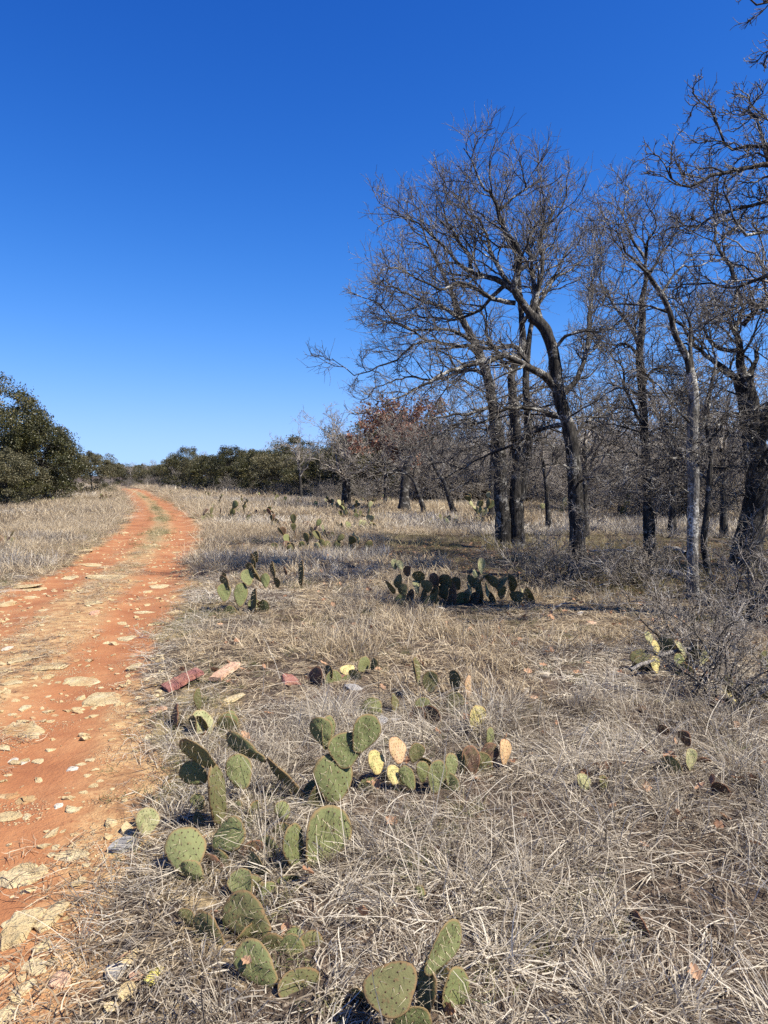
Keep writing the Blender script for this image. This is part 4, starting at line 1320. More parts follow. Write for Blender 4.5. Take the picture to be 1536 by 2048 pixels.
za = lambda x, y, w, h, m='stone', l=.46: (x * .2865, 980 + y * .2865, w * .2865, h * .2865, m, l)
zb = lambda x, y, w, h, m='stone', l=.46: (x * .2083, 1380 + y * .2083, w * .2083, h * .2083, m, l)
zc = lambda x, y, w, h, m='stone', l=.48: (x * .2214, 1700 + y * .2214, w * .2214, h * .2214, m, l)
for a in [za(690, 525, 200, 24), za(490, 612, 130, 36), za(740, 605, 250, 32), za(120, 675, 230, 26), za(260, 690, 150, 34), za(50, 800, 90, 44), za(300, 840, 70, 18), za(310, 888, 110, 18),
          za(1130, 675, 130, 34), za(1060, 650, 70, 18), za(1020, 710, 70, 18), za(1000, 855, 250, 12), za(1230, 855, 150, 28), za(850, 930, 70, 24), za(1090, 935, 130, 28), za(900, 1035, 120, 38),
          za(1130, 1022, 200, 38), za(670, 1020, 40, 20), za(110, 1190, 280, 36), za(340, 1232, 280, 62), za(70, 1350, 130, 46), za(600, 1340, 230, 74), za(190, 1010, 80, 20), za(870, 300, 50, 12),
          za(560, 425, 130, 22), za(420, 432, 50, 16), za(250, 568, 40, 12), za(150, 635, 40, 12), za(200, 750, 80, 22), za(1060, 538, 60, 12), za(640, 790, 120, 24), za(1240, 345, 160, 9), za(1250, 182, 60, 8),
          za(880, 200, 80, 7), za(1240, 435, 70, 12), za(760, 1070, 80, 20), za(620, 1125, 40, 16), za(930, 1160, 40, 12), za(430, 1140, 50, 22),
          zb(980, 100, 450, 140), zb(240, 170, 110, 74), zb(460, 65, 40, 26), zb(180, 400, 500, 140), zb(130, 685, 80, 56, 'stone_white'), zb(240, 690, 90, 60, 'stone_white'), zb(350, 685, 110, 52), zb(700, 760, 140, 46, 'stone_white'), zb(790, 710, 100, 28),
          zb(870, 670, 110, 36), zb(900, 925, 80, 46), zb(960, 870, 60, 32), zb(790, 985, 80, 36), zb(70, 815, 100, 32), zb(90, 1020, 170, 56), zb(230, 1055, 150, 84), zb(120, 1215, 230, 105), zb(700, 1590, 380, 84),
          zb(540, 1510, 60, 56), zb(730, 1480, 60, 36), zb(640, 990, 60, 18), zb(290, 335, 140, 40), zb(850, 820, 60, 30), zb(520, 245, 60, 26), zb(120, 235, 100, 30), zb(480, 300, 70, 30),
          zc(190, 220, 310, 210), zc(780, 135, 90, 40), zc(870, 180, 60, 40), zc(710, 295, 110, 76), zc(200, 670, 270, 300), zc(460, 610, 230, 210), zc(45, 670, 70, 80), zc(370, 885, 140, 145),
          zc(310, 1060, 290, 120), zc(450, 1020, 120, 90), zc(320, 1100, 140, 110), zc(210, 1155, 80, 76), zc(40, 1100, 90, 130), zc(200, 1270, 160, 145), zc(50, 1480, 180, 145), zc(590, 620, 60, 40), zc(150, 1370, 120, 60)]:
    stone('stone', *a[:4], a[4], track, a[5])
LOOSE = [(16, 1297, 15, 11, 'stone_white', 'small white loose stone at the left edge of the track'), (188, 1227, 20, 16, 'stone_pink', 'angular brown loose stone in the middle of the track'),
         (270, 1335, 27, 15, 'stone', 'rounded cream stone where the right rut meets the grass'), (326, 1332, 14, 9, 'stone', 'small cream stone right of the rounded one at the track edge'),
         (119, 1612, 19, 12, 'stone_white', 'small bright white stone lying in the near right rut'), (230, 1944, 46, 34, 'stone_lichen', 'grey-white lichened stone at lower left near the yellow stone'),
         (308, 1956, 50, 34, 'stone_yellow', 'stone crusted bright yellow with lichen at lower left'), (276, 1955, 36, 26, 'stone_pink', 'tan stone joined to the left side of the yellow stone'),
         (252, 1990, 40, 40, 'stone', 'smooth cream stone below the yellow stone'), (226, 2016, 34, 26, 'stone', 'lowest cream stone of the chain at lower left'), (122, 1966, 46, 40, 'stone_pink', 'flat pinkish stone half covered by grass at lower left'),
         (292, 1740, 30, 22, 'stone', 'cream stone beside the round dotted cactus pad'), (250, 1696, 66, 36, 'stone_lichen', 'whitish weathered slab at the grass edge left of the round pad'),
         (580, 1362, 46, 26, 'stone_red', 'maroon rock in grass right of the red slabs'), (684, 1352, 34, 12, 'stone_red', 'thin red rock by the small dark cactus'), (318, 1420, 42, 16, 'stone_pink', 'pinkish flat stone left of the small brown cactus pad'),
         (464, 1402, 36, 26, 'stone', 'cream stone in grass above the small brown cactus'), (760, 1445, 30, 26, 'stone_lichen', 'whitish lichened stone above the tan cactus pad'), (705, 1375, 40, 16, 'stone_lichen', 'pale lichened stone in grass behind the tallest cactus'),
         (790, 1438, 26, 18, 'stone_lichen', 'small pale stone left of the black shaded pads'),
         (1090, 1347, 26, 14, 'stone_white', 'white stone in the right grass below the fallen stick'), (1052, 1380, 16, 10, 'stone_white', 'small white stone nearest the tan cactus pad'), (1084, 1412, 18, 14, 'stone_white', 'white stone nearest the yellow cactus pad'),
         (1068, 1395, 20, 8, 'stone_pink', 'flat pale stone between two white stones'), (1102, 1430, 14, 10, 'stone_white', 'smallest white stone of the group near the yellow pad'), (1150, 1182, 26, 8, 'stone_white', 'pale stone on shaded ground at the foot of the tallest oak'),
         (1160, 1228, 16, 9, 'stone_white', 'pale stone in grass right of the long cactus clump'), (1180, 1246, 18, 12, 'stone_pink', 'tan stone in grass below the shaded ground'), (530, 1221, 16, 8, 'stone_white', 'white stone at the foot of the upright thin-padded cactus'),
         (1205, 1288, 10, 8, 'stone_white', 'tiny white stone left of the largest twiggy shrub'), (1290, 1690, 20, 12, 'stone_pink', 'tan stone showing through grass at right'), (880, 1215, 18, 7, 'stone_white', 'pale stone below the long cactus clump')]
for u, v, w, h, m, lab in LOOSE:
    tag(stone('loose_stone', u, v, w * .82, h * .82, m, None, .7), lab, 'stone')


def slab(u0, v0, u1, v1, wid, th, mat, label, lift0, lift1):
    """a flat broken slab from one end to the other"""
    a, b_ = G(u0, v0), G(u1, v1)
    a[2] += lift0; b_[2] += lift1
    ax = b_ - a; L = np.linalg.norm(ax); ax /= L
    sd = norm(np.cross(ax, [0, 0, 1.])); up = np.cross(sd, ax)
    n = 14
    g = np.random.default_rng(int(u0))
    t = np.linspace(0, 1, n)
    wl_ = wid * (.5 + .035 * g.normal(size=n) + .08 * np.sin(t * 5 + g.uniform(0, 6))); wr = wid * (.5 + .035 * g.normal(size=n) + .08 * np.sin(t * 5 + g.uniform(0, 6)))
    rows = []
    for k in range(n):
        c_ = ax * L * t[k] + up * .003 * g.normal()
        rows.append([c_ - sd * wl_[k], c_ - sd * wl_[k] * .9 + up * th, c_ + up * th * (1 + .05 * g.normal()), c_ + sd * wr[k] * .9 + up * th, c_ + sd * wr[k]])
    v = np.array(rows).reshape(-1, 3)
    f = []
    for k in range(n - 1):
        for j in range(5):
            f.append([k * 5 + j, k * 5 + (j + 1) % 5, (k + 1) * 5 + (j + 1) % 5, (k + 1) * 5 + j])
    caps = np.array([[4, 3, 2, 1, 0], [(n - 1) * 5 + j for j in range(5)]])
    o = obj('stone_slab', mesh_np('stone_slab', v, [np.array(f), caps], False, [M[mat]]), None, tuple(a))
    return tag(o, label, 'stone')


slab(330, 1380, 402, 1360, .16, .03, 'stone_red', 'purplish red stone slab propped up beside the track', .0, .06)
slab(428, 1368, 470, 1340, .10, .03, 'stone_pink', 'orange-pink stone slab in grass right of the purplish slab', .02, .03)


# ------------------------------------------------------------------ fallen wood
def stick(u0, v0, u1, v1, r0, r1, l0, l1, label, name='fallen_branch', side=3, mat='deadwood'):
    a, b_ = G(u0, v0), G(u1, v1)
    base = a.copy()
    a[2] += l0; b_[2] += l1
    m = (a + b_) / 2 + np.array([.03, .04, .03])
    c = catmull([a, m, b_], .06) - base
    c[1:-1] += R.normal(size=c[1:-1].shape) * .006
    r = r0 + (r1 - r0) * np.linspace(0, 1, len(c))
    parts = [tubes(c[None], r[None], 8, bark_disp(.12, 3, 14, 30))]
    if side:
        C2, r2 = grow(c[None], r[None], side, .3, .98, 40, lambda t, L: .25 * L * (1.1 - .5 * t), 6, .2, .05, .45, .0025)
        parts.append(tubes(C2, r2, 4))
    v, f = join(parts)
    return tag(obj(name, mesh_np(name, v, f, True, [M[mat]]), None, tuple(base)), label, 'branch')


stick(1262, 1358, 1392, 1334, .015, .02, .07, .16, 'straight grey dead stick lying below the largest twiggy shrub', side=0)
stick(1448, 1300, 1497, 1240, .01, .005, .05, .3, 'bent upright dead stick rising right of the largest shrub', side=2)
stick(1084, 1198, 1190, 1212, .03, .022, .01, .01, 'weathered fallen branch in shade right of the long cactus clump', side=3, mat='branch')
stick(1300, 1150, 1372, 1160, .06, .045, .04, .05, 'dark fallen log behind the pale-barked trunk', side=2)
stick(1330, 1100, 1372, 1112, .05, .04, .04, .05, 'fallen log in shade between the dark straight trunk and the pale trunk', side=2)
stick(1180, 1108, 1290, 1122, .02, .012, .06, .16, 'thin fallen branch left of the dark straight trunk', side=4)

for u, v, du, dv in [(1210, 1140, 60, 12), (1235, 1172, -46, 20), (1330, 1130, 40, -14), (1460, 1170, 50, 16), (1120, 1130, 50, -12), (1430, 1220, -50, -22), (1060, 1130, 44, 14), (1250, 1210, 60, 10), (1200, 1090, 40, 8), (1345, 1180, -36, 10), (1100, 1225, 54, -12)]:
    o = stick(u, v, u + du, v + dv, .014, .006, .02, random.uniform(.04, .14), 'thin dead stick dropped on the shaded ground under the right-hand oaks', side=3, mat=random.choice(['deadwood', 'branch']))
    o['group'] = 'sticks dropped under the oaks'


# ------------------------------------------------------------------ scattered ground cover
def scatter(name, pos, rot, scl, idx, protos, label=None, cat=None):
    """one object whose points carry copies of a few tufts"""
    coll = bpy.data.collections.new(name + '_kinds')
    for k, me in enumerate(protos):
        coll.objects.link(bpy.data.objects.new('%s_%02d' % (name, k), me))
    me = bpy.data.meshes.new(name)
    me.vertices.add(len(pos))
    me.vertices.foreach_set('co', np.asarray(pos, np.float32).ravel())
    at = me.attributes.new('rot', 'FLOAT_VECTOR', 'POINT'); at.data.foreach_set('vector', np.asarray(rot, np.float32).ravel())
    at = me.attributes.new('scl', 'FLOAT_VECTOR', 'POINT'); at.data.foreach_set('vector', np.asarray(scl, np.float32).ravel())
    at = me.attributes.new('idx', 'INT', 'POINT'); at.data.foreach_set('value', np.asarray(idx, np.int32))
    me.update()
    o = obj(name, me)
    ng = bpy.data.node_groups.new(name, 'GeometryNodeTree')
    ng.interface.new_socket('Geometry', in_out='INPUT', socket_type='NodeSocketGeometry')
    ng.interface.new_socket('Geometry', in_out='OUTPUT', socket_type='NodeSocketGeometry')
    n, l = ng.nodes, ng.links
    gi, go = n.new('NodeGroupInput'), n.new('NodeGroupOutput')
    ci = n.new('GeometryNodeCollectionInfo')
    ci.inputs['Collection'].default_value = coll
    ci.inputs['Separate Children'].default_value = True
    ci.inputs['Reset Children'].default_value = True
    ip = n.new('GeometryNodeInstanceOnPoints')
    ip.inputs['Pick Instance'].default_value = True

    def na(nm, t):
        x = n.new('GeometryNodeInputNamedAttribute'); x.data_type = t
        x.inputs['Name'].default_value = nm
        return x.outputs['Attribute']
    e2r = n.new('FunctionNodeEulerToRotation')
    l.new(na('rot', 'FLOAT_VECTOR'), e2r.inputs[0])
    l.new(gi.outputs[0], ip.inputs['Points'])
    l.new(ci.outputs[0], ip.inputs['Instance'])
    l.new(na('idx', 'INT'), ip.inputs['Instance Index'])
    l.new(e2r.outputs[0], ip.inputs['Rotation'])
    l.new(na('scl', 'FLOAT_VECTOR'), ip.inputs['Scale'])
    l.new(ip.outputs[0], go.inputs[0])
    md = o.modifiers.new('scatter', 'NODES')
    md.node_group = ng
    tag(o, label, cat, None, 'stuff')
    return o


def blades(n, spread, Lr, el, droop, wid, K=5, sig=.12, mat='straw', seed=0, wtip=.25, curl=0., zlift=(0, 0), straight=.0):
    g = np.random.default_rng(seed)
    a = g.random(n) * 6.283; q_ = spread * np.sqrt(g.random(n))
    p = np.stack([q_ * np.cos(a), q_ * np.sin(a), g.uniform(zlift[0], zlift[1], n) if zlift[1] else np.full(n, -.01)], 1)
    az = g.random(n) * 6.283
    e = np.radians(g.uniform(el[0], el[1], n))
    L = g.uniform(Lr[0], Lr[1], n)
    d = np.stack([np.cos(az) * np.cos(e), np.sin(az) * np.cos(e), np.sin(e)], 1)
    dr = g.uniform(droop[0], droop[1], n)
    pts = [p]; ds = [d]
    for k in range(K - 1):
        d = d + g.normal(size=d.shape) * sig
        d[:, 2] -= dr
        d = norm(d)
        pts.append(pts[-1] + d * (L / (K - 1))[:, None]); ds.append(d)
    C = np.stack(pts, 1); D = np.stack(ds, 1)
    C[:, :, 2] = np.maximum(C[:, :, 2], np.minimum(.006 + .02 * g.random((n, 1)), C[:, :, 2] + .2))
    side = norm(np.cross(D, np.array([0, 0, 1.])) + g.normal(size=(n, 1, 3)) * .55)
    w = g.uniform(wid[0], wid[1], n)[:, None] * np.linspace(1, wtip, K)[None] ** .8
    V = np.stack([C - side * w[..., None] / 2, C + side * w[..., None] / 2], 2).reshape(-1, 3)
    b_ = (np.arange(n) * K * 2)[:, None]
    k = np.arange(K - 1)[None] * 2
    f = np.stack([b_ + k, b_ + k + 1, b_ + k + 3, b_ + k + 2], -1).reshape(-1, 4)
    tint = np.repeat(np.where(g.random(n) < .36, g.uniform(0, .35, n), g.uniform(.3, 1, n)), K * 2)
    return V, f, tint


def tuft(mat, *specs):
    vs, fs, ts, o = [], [], [], 0
    for sp in specs:
        V, f, t = blades(**sp)
        vs.append(V); fs.append(f + o); ts.append(t); o += len(V)
    return mesh_np('tuft', np.concatenate(vs), np.concatenate(fs), False, [M[mat]], {'tint': np.concatenate(ts)})


def samp(y0, y1, dens, mask, xk=.60, pad=.7, seed=0):
    g = np.random.default_rng(seed)
    xm = xk * y1 + pad
    n = int((y1 - y0) * 2 * xm * dens)
    x, y = g.uniform(-xm, xm, n), g.uniform(y0, y1, n)
    k = (np.abs(x) < xk * y + pad)
    x, y = x[k], y[k]
    k = g.random(len(x)) < mask(x, y)
    x, y = x[k], y[k]
    return np.stack([x, y, H(x, y)], 1), g


def off_road(x, y):
    s = np.abs(road_s(x, y))
    wob_ = .5 * (noise2(x * .8, y * .8, 21) - .5)
    return smooth(-.30, .22, s - 1.30 - wob_)


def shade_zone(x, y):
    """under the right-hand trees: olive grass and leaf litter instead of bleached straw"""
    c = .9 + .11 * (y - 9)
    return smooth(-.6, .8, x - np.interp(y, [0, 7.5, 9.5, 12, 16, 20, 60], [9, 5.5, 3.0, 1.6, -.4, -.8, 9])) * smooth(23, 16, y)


# --- blades: one ribbon each, laid out in numpy
def blade_mesh(p, az, e, L, w, dr, K, sig, g, wtip=.3, top=9.):
    n = len(p)
    d = np.stack([np.cos(az) * np.cos(e), np.sin(az) * np.cos(e), np.sin(e)], 1)
    pts = [p]; ds = [d]
    for k in range(K - 1):
        d = d + g.normal(size=d.shape) * sig
        d[:, 2] -= dr
        d = norm(d)
        pts.append(pts[-1] + d * (L / (K - 1))[:, None]); ds.append(d)
    C = np.stack(pts, 1); D = np.stack(ds, 1)
    fl = p[:, 2:3] + .004 + .03 * g.random((n, 1))
    C[:, 1:, 2] = np.maximum(C[:, 1:, 2], fl)
    side = norm(np.cross(D, np.array([0, 0, 1.])) + g.normal(size=(n, 1, 3)) * .5)
    ww = w[:, None] * np.linspace(1, wtip, K)[None] ** .7
    V = np.stack([C - side * ww[..., None] / 2, C + side * ww[..., None] / 2], 2).reshape(-1, 3)
    b_ = (np.arange(n) * K * 2)[:, None]
    k = np.arange(K - 1)[None] * 2
    f = np.stack([b_ + k, b_ + k + 1, b_ + k + 3, b_ + k + 2], -1).reshape(-1, 4)
    return V, f


def grass_blades(p, g, wid, kind='mat', flow=None, hs=1., ls=1.):
    """blades rooted at p; matted ones follow the lie of the grass, bunches stand up"""
    n = len(p)
    az = g.random(n) * 6.283
    if flow is not None:
        k = g.random(n) < .62
        az = np.where(k, flow + g.normal(size=n) * .55, az)
    if kind == 'mat':
        e = np.radians(g.uniform(-2, 48, n)); L = g.uniform(.10, .34, n); dr = g.uniform(.05, .42, n)
    elif kind == 'bunch':
        e = np.radians(g.uniform(40, 86, n)); L = g.uniform(.14, .40, n); dr = g.uniform(.03, .30, n)
    else:
        e = np.radians(g.uniform(10, 80, n)); L = g.uniform(.12, .34, n); dr = g.uniform(.05, .4, n)
    w = g.uniform(wid[0], wid[1], n)
    V, f = blade_mesh(p, az, e, L * ls, w, dr, 5, .13, g)
    return V, f


def patch_mesh(size, n, wid, kind, mat, seed, hs=1., ls=1., clump=.09):
    g = np.random.default_rng(seed)
    p = g.uniform(-.5, .5, (n, 2)) * size
    nc = max(6, int(size * size / clump ** 2 * .35))
    cc = g.uniform(-.55, .55, (nc, 2)) * size
    j = g.integers(0, nc, n)
    k = g.random(n) < .6
    p = np.where(k[:, None], cc[j] + g.normal(size=(n, 2)) * clump * .32, p)
    P3 = np.concatenate([p, np.full((n, 1), -.005)], 1)
    fl = 6.283 * 1.3 * noise2(p[:, 0] / size * 2.2 + seed, p[:, 1] / size * 2.2, seed)
    V, f = grass_blades(P3, g, wid, kind, fl, hs, ls)
    ct = g.normal(0, .12, nc)
    t = np.clip(np.where(g.random(n) < .36, g.uniform(0, .35, n), g.uniform(.3, 1, n)) + np.where(k, ct[j], 0), 0, 1)
    V[:, 2] *= hs
    return mesh_np('patch', V, f, False, [M[mat]], {'tint': np.repeat(t, 10)})


grn_t = [tuft('green_blade', dict(n=30, spread=.07, Lr=(.03, .10), el=(25, 85), droop=(.05, .3), wid=(.0025, .005), K=4, sig=.15, seed=560 + k)) for k in range(4)]
mat_t = [tuft('straw_tan', dict(n=22, spread=.09, Lr=(.03, .12), el=(0, 30), droop=(0, .2), wid=(.0025, .0045), K=4, sig=.25, zlift=(.002, .012), seed=580 + k)) for k in range(4)]
edge_t = [tuft('straw', dict(n=26, spread=.10, Lr=(.10, .30), el=(5, 65), droop=(.1, .45), wid=(.003, .007), K=5, sig=.15, seed=400 + k)) for k in range(4)]
edge_f = [tuft('straw_tan', dict(n=34, spread=.11, Lr=(.12, .32), el=(20, 80), droop=(.08, .4), wid=(.004, .008), K=5, sig=.14, seed=410 + k)) for k in range(4)]


def lay(name, pos, g, protos, s0, s1, zs=(1, 1), tilt=.12, label=None, cat='grass'):
    n = len(pos)
    rot = np.stack([g.normal(size=n) * tilt, g.normal(size=n) * tilt, g.random(n) * 6.283], 1)
    s = g.uniform(s0, s1, n)
    scl = np.stack([s, s, s * g.uniform(zs[0], zs[1], n)], 1)
    return scatter(name, pos, rot, scl, g.integers(0, len(protos), n), protos, label, cat)


patch = lambda x, y, sc, sd, a=.35, b=.65: smooth(a, b, noise2(x * sc, y * sc, sd))
clear = lambda x, y: np.abs(road_s(x, y)) - 1.30 - .5 * (noise2(x * .8, y * .8, 21) - .5)
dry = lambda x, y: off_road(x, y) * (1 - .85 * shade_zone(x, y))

# cactus pads keep the grass short in front of them
PADXY = []
for o in bpy.data.objects:
    if o.name.startswith('pad') and o.parent and o.parent.name.startswith('prickly_pear'):
        m = Matrix.Translation(o.parent.location) @ o.matrix_local
        c_ = m @ Vector((0, 0, .4))
        if c_.y < 11: PADXY.append((c_.x, c_.y))
for o in bpy.data.objects:
    if (o.name.startswith('loose_stone') or o.name.startswith('stone')) and 0 < o.location.y < 8:
        PADXY.append((o.location.x, o.location.y)); PADXY.append((o.location.x, o.location.y - .12))
PADXY = np.array(PADXY)


def near_pad(x, y, r=.12, front=.34):
    out = np.zeros(len(x))
    for i in range(0, len(x), 4000):
        dx = x[i:i + 4000, None] - PADXY[None, :, 0]; dy = y[i:i + 4000, None] - PADXY[None, :, 1]
        q_ = (dx / r) ** 2 + (dy / np.where(dy < 0, front, r)) ** 2
        out[i:i + 4000] = np.exp(-q_.min(1) * .9)
    return out


# foreground: every blade rooted on the ground itself
pos, g = samp(1.3, 5.2, 5600, lambda x, y: dry(x, y) * (.35 + .65 * patch(x, y, 3.0, 31, .3, .55)), xk=.56, pad=.45, seed=1)
npd = near_pad(pos[:, 0], pos[:, 1])
k = g.random(len(pos)) > .25 * npd
pos, npd = pos[k], npd[k]
x_, y_ = pos[:, 0], pos[:, 1]
fl = 6.283 * (1.1 * noise2(x_ * 1.6, y_ * 1.6, 51) + .35 * noise2(x_ * 6, y_ * 6, 52))
up_ = smooth(.56, .72, noise2(x_ * 2.6, y_ * 2.6, 53)) * (1 - npd)
hgt = (.55 + .75 * noise2(x_ * 1.3, y_ * 1.3, 54)) * (1 - .5 * npd)
n = len(pos)
az = np.where(g.random(n) < .6, fl + g.normal(size=n) * .6, g.random(n) * 6.283)
ncl = 700
cl = np.stack([g.uniform(-3.6, 3.6, ncl), g.uniform(1.2, 5.3, ncl)], 1)
ci_ = np.zeros(n, int); cdist = np.zeros(n)
for i in range(0, n, 3000):
    q_ = (x_[i:i + 3000, None] - cl[None, :, 0]) ** 2 + (y_[i:i + 3000, None] - cl[None, :, 1]) ** 2
    ci_[i:i + 3000] = q_.argmin(1); cdist[i:i + 3000] = np.sqrt(q_.min(1))
incl = (g.random(n) < .55) & (npd < .5)
# blades of a clump are drawn in to its crown and lean outward from it
sh_ = np.where(incl, .35 + .3 * g.random(n), 1.)
ox, oy = x_ - cl[ci_, 0], y_ - cl[ci_, 1]
x_ = np.where(incl, cl[ci_, 0] + ox * sh_, x_); y_ = np.where(incl, cl[ci_, 1] + oy * sh_, y_)
keep_ = ~incl | (off_road(x_, y_) > .3)
pos[:, 0], pos[:, 1], pos[:, 2] = x_, y_, H(x_, y_)
az = np.where(incl & (g.random(n) < .8), np.arctan2(oy, ox) + g.normal(size=n) * .5, az)
clh = g.uniform(.6, 1.3, ncl)[ci_]; clt = g.normal(0, .13, ncl)[ci_]
hgt = np.where(incl, hgt * clh, hgt)
up_ = np.where(incl, np.maximum(up_, .5), up_)
e = np.radians(np.where(g.random(n) < up_ * .8, g.uniform(38, 80, n), g.uniform(-2, 46, n) * (1 - .5 * npd)))
L = g.uniform(.06, .30, n) * hgt * (1 + .25 * up_)
V, f = blade_mesh(pos - np.array([0, 0, .006]), az, e, L, (.0022 + .0052 * g.random(n) ** 1.6) * (.8 + .25 * noise2(x_ * 3, y_ * 3, 55)), g.uniform(.05, .4, n), 5, .14, g)
tn = np.clip(np.where(g.random(n) < .34, g.uniform(0, .35, n), g.uniform(.35, 1, n)) + np.where(incl, clt, 0) + .35 * (noise2(x_ * 2.2, y_ * 2.2, 56) - .5) + .2 * (noise2(x_ * 9, y_ * 9, 57) - .5), 0, 1)
tag(obj('dry_grass', mesh_np('dry_grass', V, f, False, [M['straw']], {'tint': np.repeat(tn, 10)})), 'matted bleached dead grass filling the foreground right of the track', 'grass', None, 'stuff')
# long pale stems lying across the mat and the pads
pos, g = samp(1.4, 7.5, 34, lambda x, y: dry(x, y) * patch(x, y, 1.8, 58, .3, .6), xk=.56, pad=.45, seed=2)
n = len(pos)
pos[:, 2] += g.uniform(.0, .05, n)
V, f = blade_mesh(pos, g.random(n) * 6.283, np.radians(np.where(g.random(n) < .3, g.uniform(35, 80, n), g.uniform(2, 35, n))), g.uniform(.2, .46, n), g.uniform(.0024, .005, n), g.uniform(.02, .26, n), 6, .11, g)
tag(obj('dry_grass', mesh_np('dry_grass', V, f, False, [M['straw']], {'tint': np.repeat(g.uniform(.45, 1, n), 12)})), 'long pale grass stems arching over the foreground mat', 'grass', None, 'stuff')


def cells(y0, y1, c, g, xk=.57, pad=.6, shade=False, full=True):
    """grid cells of the field between two distances that lie clear of the track"""
    gy_ = np.arange(y0, y1, c) + c / 2
    out = []
    for yy in gy_:
        xm = xk * (yy + c) + pad
        xx = np.arange(-math.ceil(xm / c) * c, xm + c, c) + c / 2
        for x in xx:
            cx = np.array([x - c * .55, x + c * .55, x - c * .55, x + c * .55, x]); cy = np.array([yy - c * .55, yy - c * .55, yy + c * .55, yy + c * .55, yy])
            if clear(cx, cy).min() < -.08: continue
            out.append((x, yy))
    out = np.array(out)
    return out


FILLED = []


def field(name, y0, y1, c, protos, olive, label, seed, zs=(1, 1)):
    g = np.random.default_rng(seed)
    xy = cells(y0, y1, c, g)
    FILLED.append((y0, y1, c, set((round(a / c, 2), round(b / c, 2)) for a, b in xy)))
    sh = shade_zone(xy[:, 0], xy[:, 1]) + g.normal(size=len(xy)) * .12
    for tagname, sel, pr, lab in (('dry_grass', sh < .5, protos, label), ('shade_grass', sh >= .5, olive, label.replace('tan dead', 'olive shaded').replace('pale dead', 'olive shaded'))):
        q_ = xy[sel]
        if not len(q_): continue
        n = len(q_)
        x, y = q_[:, 0] + g.normal(size=n) * c * .06, q_[:, 1] + g.normal(size=n) * c * .06
        ex = c * .4
        sx = (H(x + ex, y) - H(x - ex, y)) / (2 * ex); sy = (H(x, y + ex) - H(x, y - ex)) / (2 * ex)
        rz = g.integers(0, 4, n) * math.pi / 2 + g.normal(size=n) * .12
        # tilt with the slope (rotation order x, y, z: tilt in the turned frame)
        tx = np.arctan(sy * np.cos(rz) - sx * np.sin(rz)); ty = -np.arctan(sx * np.cos(rz) + sy * np.sin(rz))
        rot = np.stack([tx, ty, rz], 1)
        hz = (.6 + .7 * noise2(x * .9, y * .9, seed + 5)) * g.uniform(zs[0], zs[1], n)
        nd = near_pad(x, y, .35, .9) if y1 < 14 else 0
        hz = hz * (1 - .55 * nd)
        idx = np.clip((noise2(x * .5 + 9, y * .5, seed + 6) * 1.6 - .3) * len(pr) + g.normal(size=n) * 1.3, 0, len(pr) - .01).astype(int)
        scatter(tagname, np.stack([x, y, H(x, y)], 1), rot, np.stack([np.full(n, 1.08), np.full(n, 1.08), hz], 1), idx, pr, lab, 'grass')


def pm(size, n, wid, mats, seed, **kw):
    return [patch_mesh(size, int(n * q_), wid, kd, mt, seed + i, **kw) for i, (kd, mt, q_) in enumerate(mats)]


A_ = [('mat', 'straw', 1.), ('mat', 'straw_tan', .9), ('mix', 'straw', 1.), ('mix', 'straw_tan', 1.), ('bunch', 'straw_tan', .9), ('mix', 'straw_tan', .7), ('mat', 'straw_tan', .9)]
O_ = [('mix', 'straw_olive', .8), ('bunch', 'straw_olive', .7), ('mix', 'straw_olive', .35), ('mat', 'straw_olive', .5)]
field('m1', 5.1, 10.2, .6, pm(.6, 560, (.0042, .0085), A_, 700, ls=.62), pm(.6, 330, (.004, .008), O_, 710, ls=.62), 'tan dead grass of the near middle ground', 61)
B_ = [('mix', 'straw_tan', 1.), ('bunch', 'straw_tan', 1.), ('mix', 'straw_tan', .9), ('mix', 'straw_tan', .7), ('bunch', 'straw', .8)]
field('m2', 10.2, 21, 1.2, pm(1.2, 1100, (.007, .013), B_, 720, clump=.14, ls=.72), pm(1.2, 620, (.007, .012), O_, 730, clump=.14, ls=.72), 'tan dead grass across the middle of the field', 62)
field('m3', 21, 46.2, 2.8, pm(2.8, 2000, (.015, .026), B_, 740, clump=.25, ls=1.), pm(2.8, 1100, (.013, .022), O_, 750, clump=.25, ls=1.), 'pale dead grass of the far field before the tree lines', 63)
field('m4', 46, 130, 7, pm(7, 3000, (.035, .06), B_, 760, clump=.5, ls=1.7), pm(7, 1800, (.03, .05), O_, 770, clump=.5, ls=1.7), 'pale dead grass strip under the far tree lines', 64)


def unfilled(x, y):
    out = np.ones(len(x))
    for y0, y1, c, cs in FILLED:
        cy = np.floor((y - y0) / c) * c + c / 2 + y0; cx = np.floor(x / c) * c + c / 2
        inb = (y >= y0) & (y < y1)
        out[inb] = [0. if (round(a / c, 2), round(b / c, 2)) in cs else 1. for a, b in zip(cx[inb], cy[inb])]
    return out


# loose tufts fill the ragged strip between the track and the full grass
edge_mask = lambda x, y: off_road(x, y) * unfilled(x, y)
pos, g = samp(5.1, 12, 45, edge_mask, seed=3)
lay('dry_grass', pos, g, edge_t, .8, 1.2, (.6, 1.1), label='ragged dead grass tufts along the near track edges')
pos, g = samp(12, 24, 22, edge_mask, seed=4)
lay('dry_grass', pos, g, edge_f, 1.1, 1.6, (.7, 1.1), label='ragged dead grass tufts along the track beyond the bend')
pos, g = samp(24, 46, 6, edge_mask, seed=5)
lay('dry_grass', pos, g, edge_f, 2.0, 3.0, (.5, .8), label='ragged grass edging the far half of the track')
pos, g = samp(46, 110, 1.0, edge_mask, seed=6)
lay('dry_grass', pos, g, edge_f, 4., 6., (.3, .45), label='ragged grass edging the farthest track')
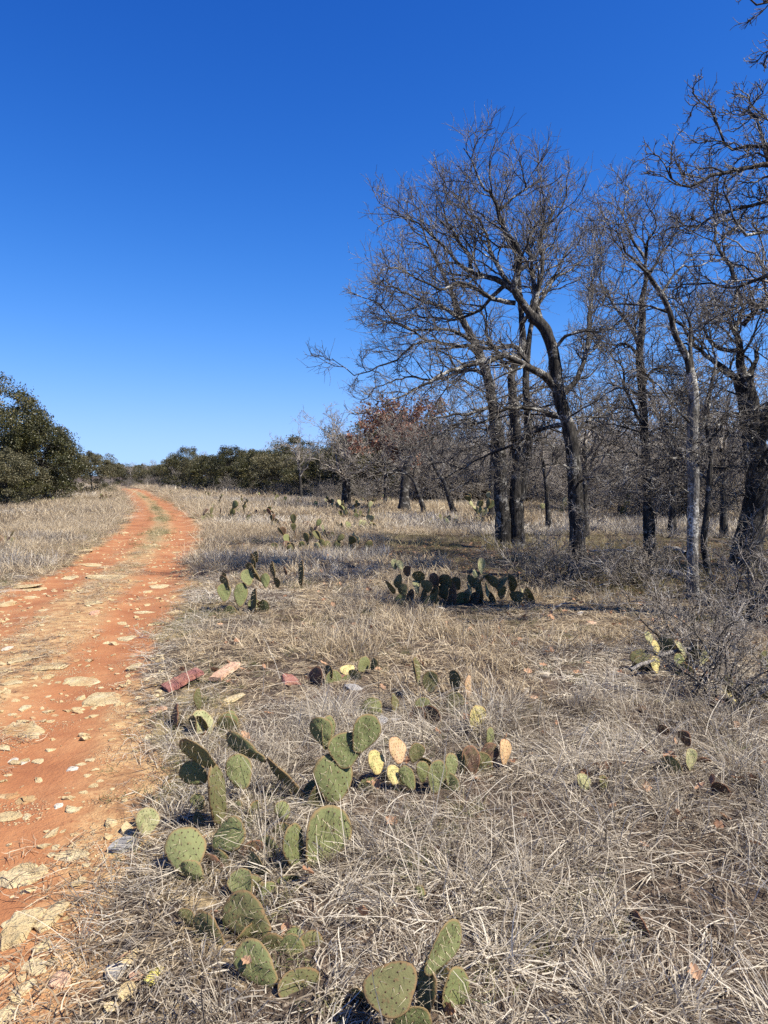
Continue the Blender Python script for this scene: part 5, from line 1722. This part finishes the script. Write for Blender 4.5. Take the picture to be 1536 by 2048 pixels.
# green turf along the edges and the middle of the track, and scattered in the mat
def verge(x, y):
    s = np.abs(road_s(x, y)); wob_ = .5 * (noise2(x * .8, y * .8, 21) - .5)
    e = s - 1.28 - wob_
    v_ = .8 * smooth(-.3, .1, e) * smooth(.8, .2, e) * patch(x, y, .9, 24, .42, .72) * (.5 + .5 * smooth(6, 12, y))
    c_ = .6 * np.exp(-(s / .32) ** 2) * smooth(9, 18, y) * (.15 + .85 * patch(x, y, 1.1, 23, .42, .7))
    return np.clip(v_ + c_ + .16 * patch(x, y, 1.5, 36, .48, .7) * off_road(x, y), 0, 1)
pos, g = samp(1.3, 9, 130, verge, seed=8)
lay('green_turf', pos, g, grn_t, .6, 1.2, label='short green turf along the edge of the track', cat='grass')
pos, g = samp(9, 60, 26, verge, seed=9)
lay('green_turf', pos, g, grn_t, 1.2, 2.2, (.6, .9), label='thin green turf down the middle and sides of the far track', cat='grass')
pos, g = samp(1.3, 16, 75, lambda x, y: np.clip(smooth(1.75, 1.35, np.abs(road_s(x, y))) * (np.exp(-(road_s(x, y) / .36) ** 2) * patch(x, y, 1.5, 37, .25, .5) + smooth(.85, 1.3, np.abs(road_s(x, y))) * patch(x, y, 1.3, 38, .35, .6)), 0, 1), seed=10)
lay('grass_litter', pos, g, mat_t, .7, 1.5, tilt=.04, label='broken dry grass stems strewn over the track', cat='litter')


# gravel and dead leaves
def small_stone(seed):
    return stone_mesh(seed, .6, 1)


gm = []
for k in range(5):
    me = small_stone(340 + k)
    gm.append(me)
pos, g = samp(1.3, 22, 110, lambda x, y: np.clip(smooth(1.7, 1.2, np.abs(road_s(x, y))) * (.25 + .75 * patch(x, y, 1.2, 41, .4, .65)), 0, 1), seed=12)
n = len(pos)
s = .010 + .075 * g.random(n) ** 3.6
rot = np.stack([g.normal(size=n) * .2, g.normal(size=n) * .2, g.random(n) * 6.283], 1)
scatter('gravel', pos, rot, np.stack([s * g.uniform(.8, 1.6, n), s, s * .55], 1), g.integers(0, 5, n), gm, 'loose cream gravel scattered on the dirt track', 'gravel')
lm = []
for k in range(4):
    g_r = np.random.default_rng(600 + k)
    n_ = 9
    t = np.linspace(0, 1, n_)
    w = .32 * np.sin(np.pi * t ** .8) * (1 + .35 * np.sin(t * 17 + k)) + .02
    zc_ = .10 * np.sin(t * 3 + k) + .05 * g_r.normal(size=n_)
    V = np.concatenate([np.stack([t - .5, w, zc_ + .14 * g_r.random()], 1), np.stack([t - .5, 0 * w, zc_], 1), np.stack([t - .5, -w, zc_ + .14 * g_r.random()], 1)])
    j = np.arange(n_ - 1)
    f = np.concatenate([np.stack([j, j + 1, j + n_ + 1, j + n_], 1), np.stack([j + n_, j + n_ + 1, j + 2 * n_ + 1, j + 2 * n_], 1)])
    lm.append(mesh_np('leaf', V, f, False, [M['litter']], {'tint': np.full(len(V), g_r.random())}))
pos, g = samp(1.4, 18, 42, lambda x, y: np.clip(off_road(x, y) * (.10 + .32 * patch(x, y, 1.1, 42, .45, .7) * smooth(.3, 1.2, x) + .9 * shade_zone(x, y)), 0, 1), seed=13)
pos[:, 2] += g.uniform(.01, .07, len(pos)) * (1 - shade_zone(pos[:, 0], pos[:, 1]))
n = len(pos); s = g.uniform(.035, .085, n)
scatter('leaf_litter', pos, np.stack([g.normal(size=n) * .5, g.normal(size=n) * .5, g.random(n) * 6.283], 1), np.stack([s, s, s], 1), g.integers(0, 4, n), lm, 'brown dead oak leaves caught in the grass and under the trees', 'leaves')
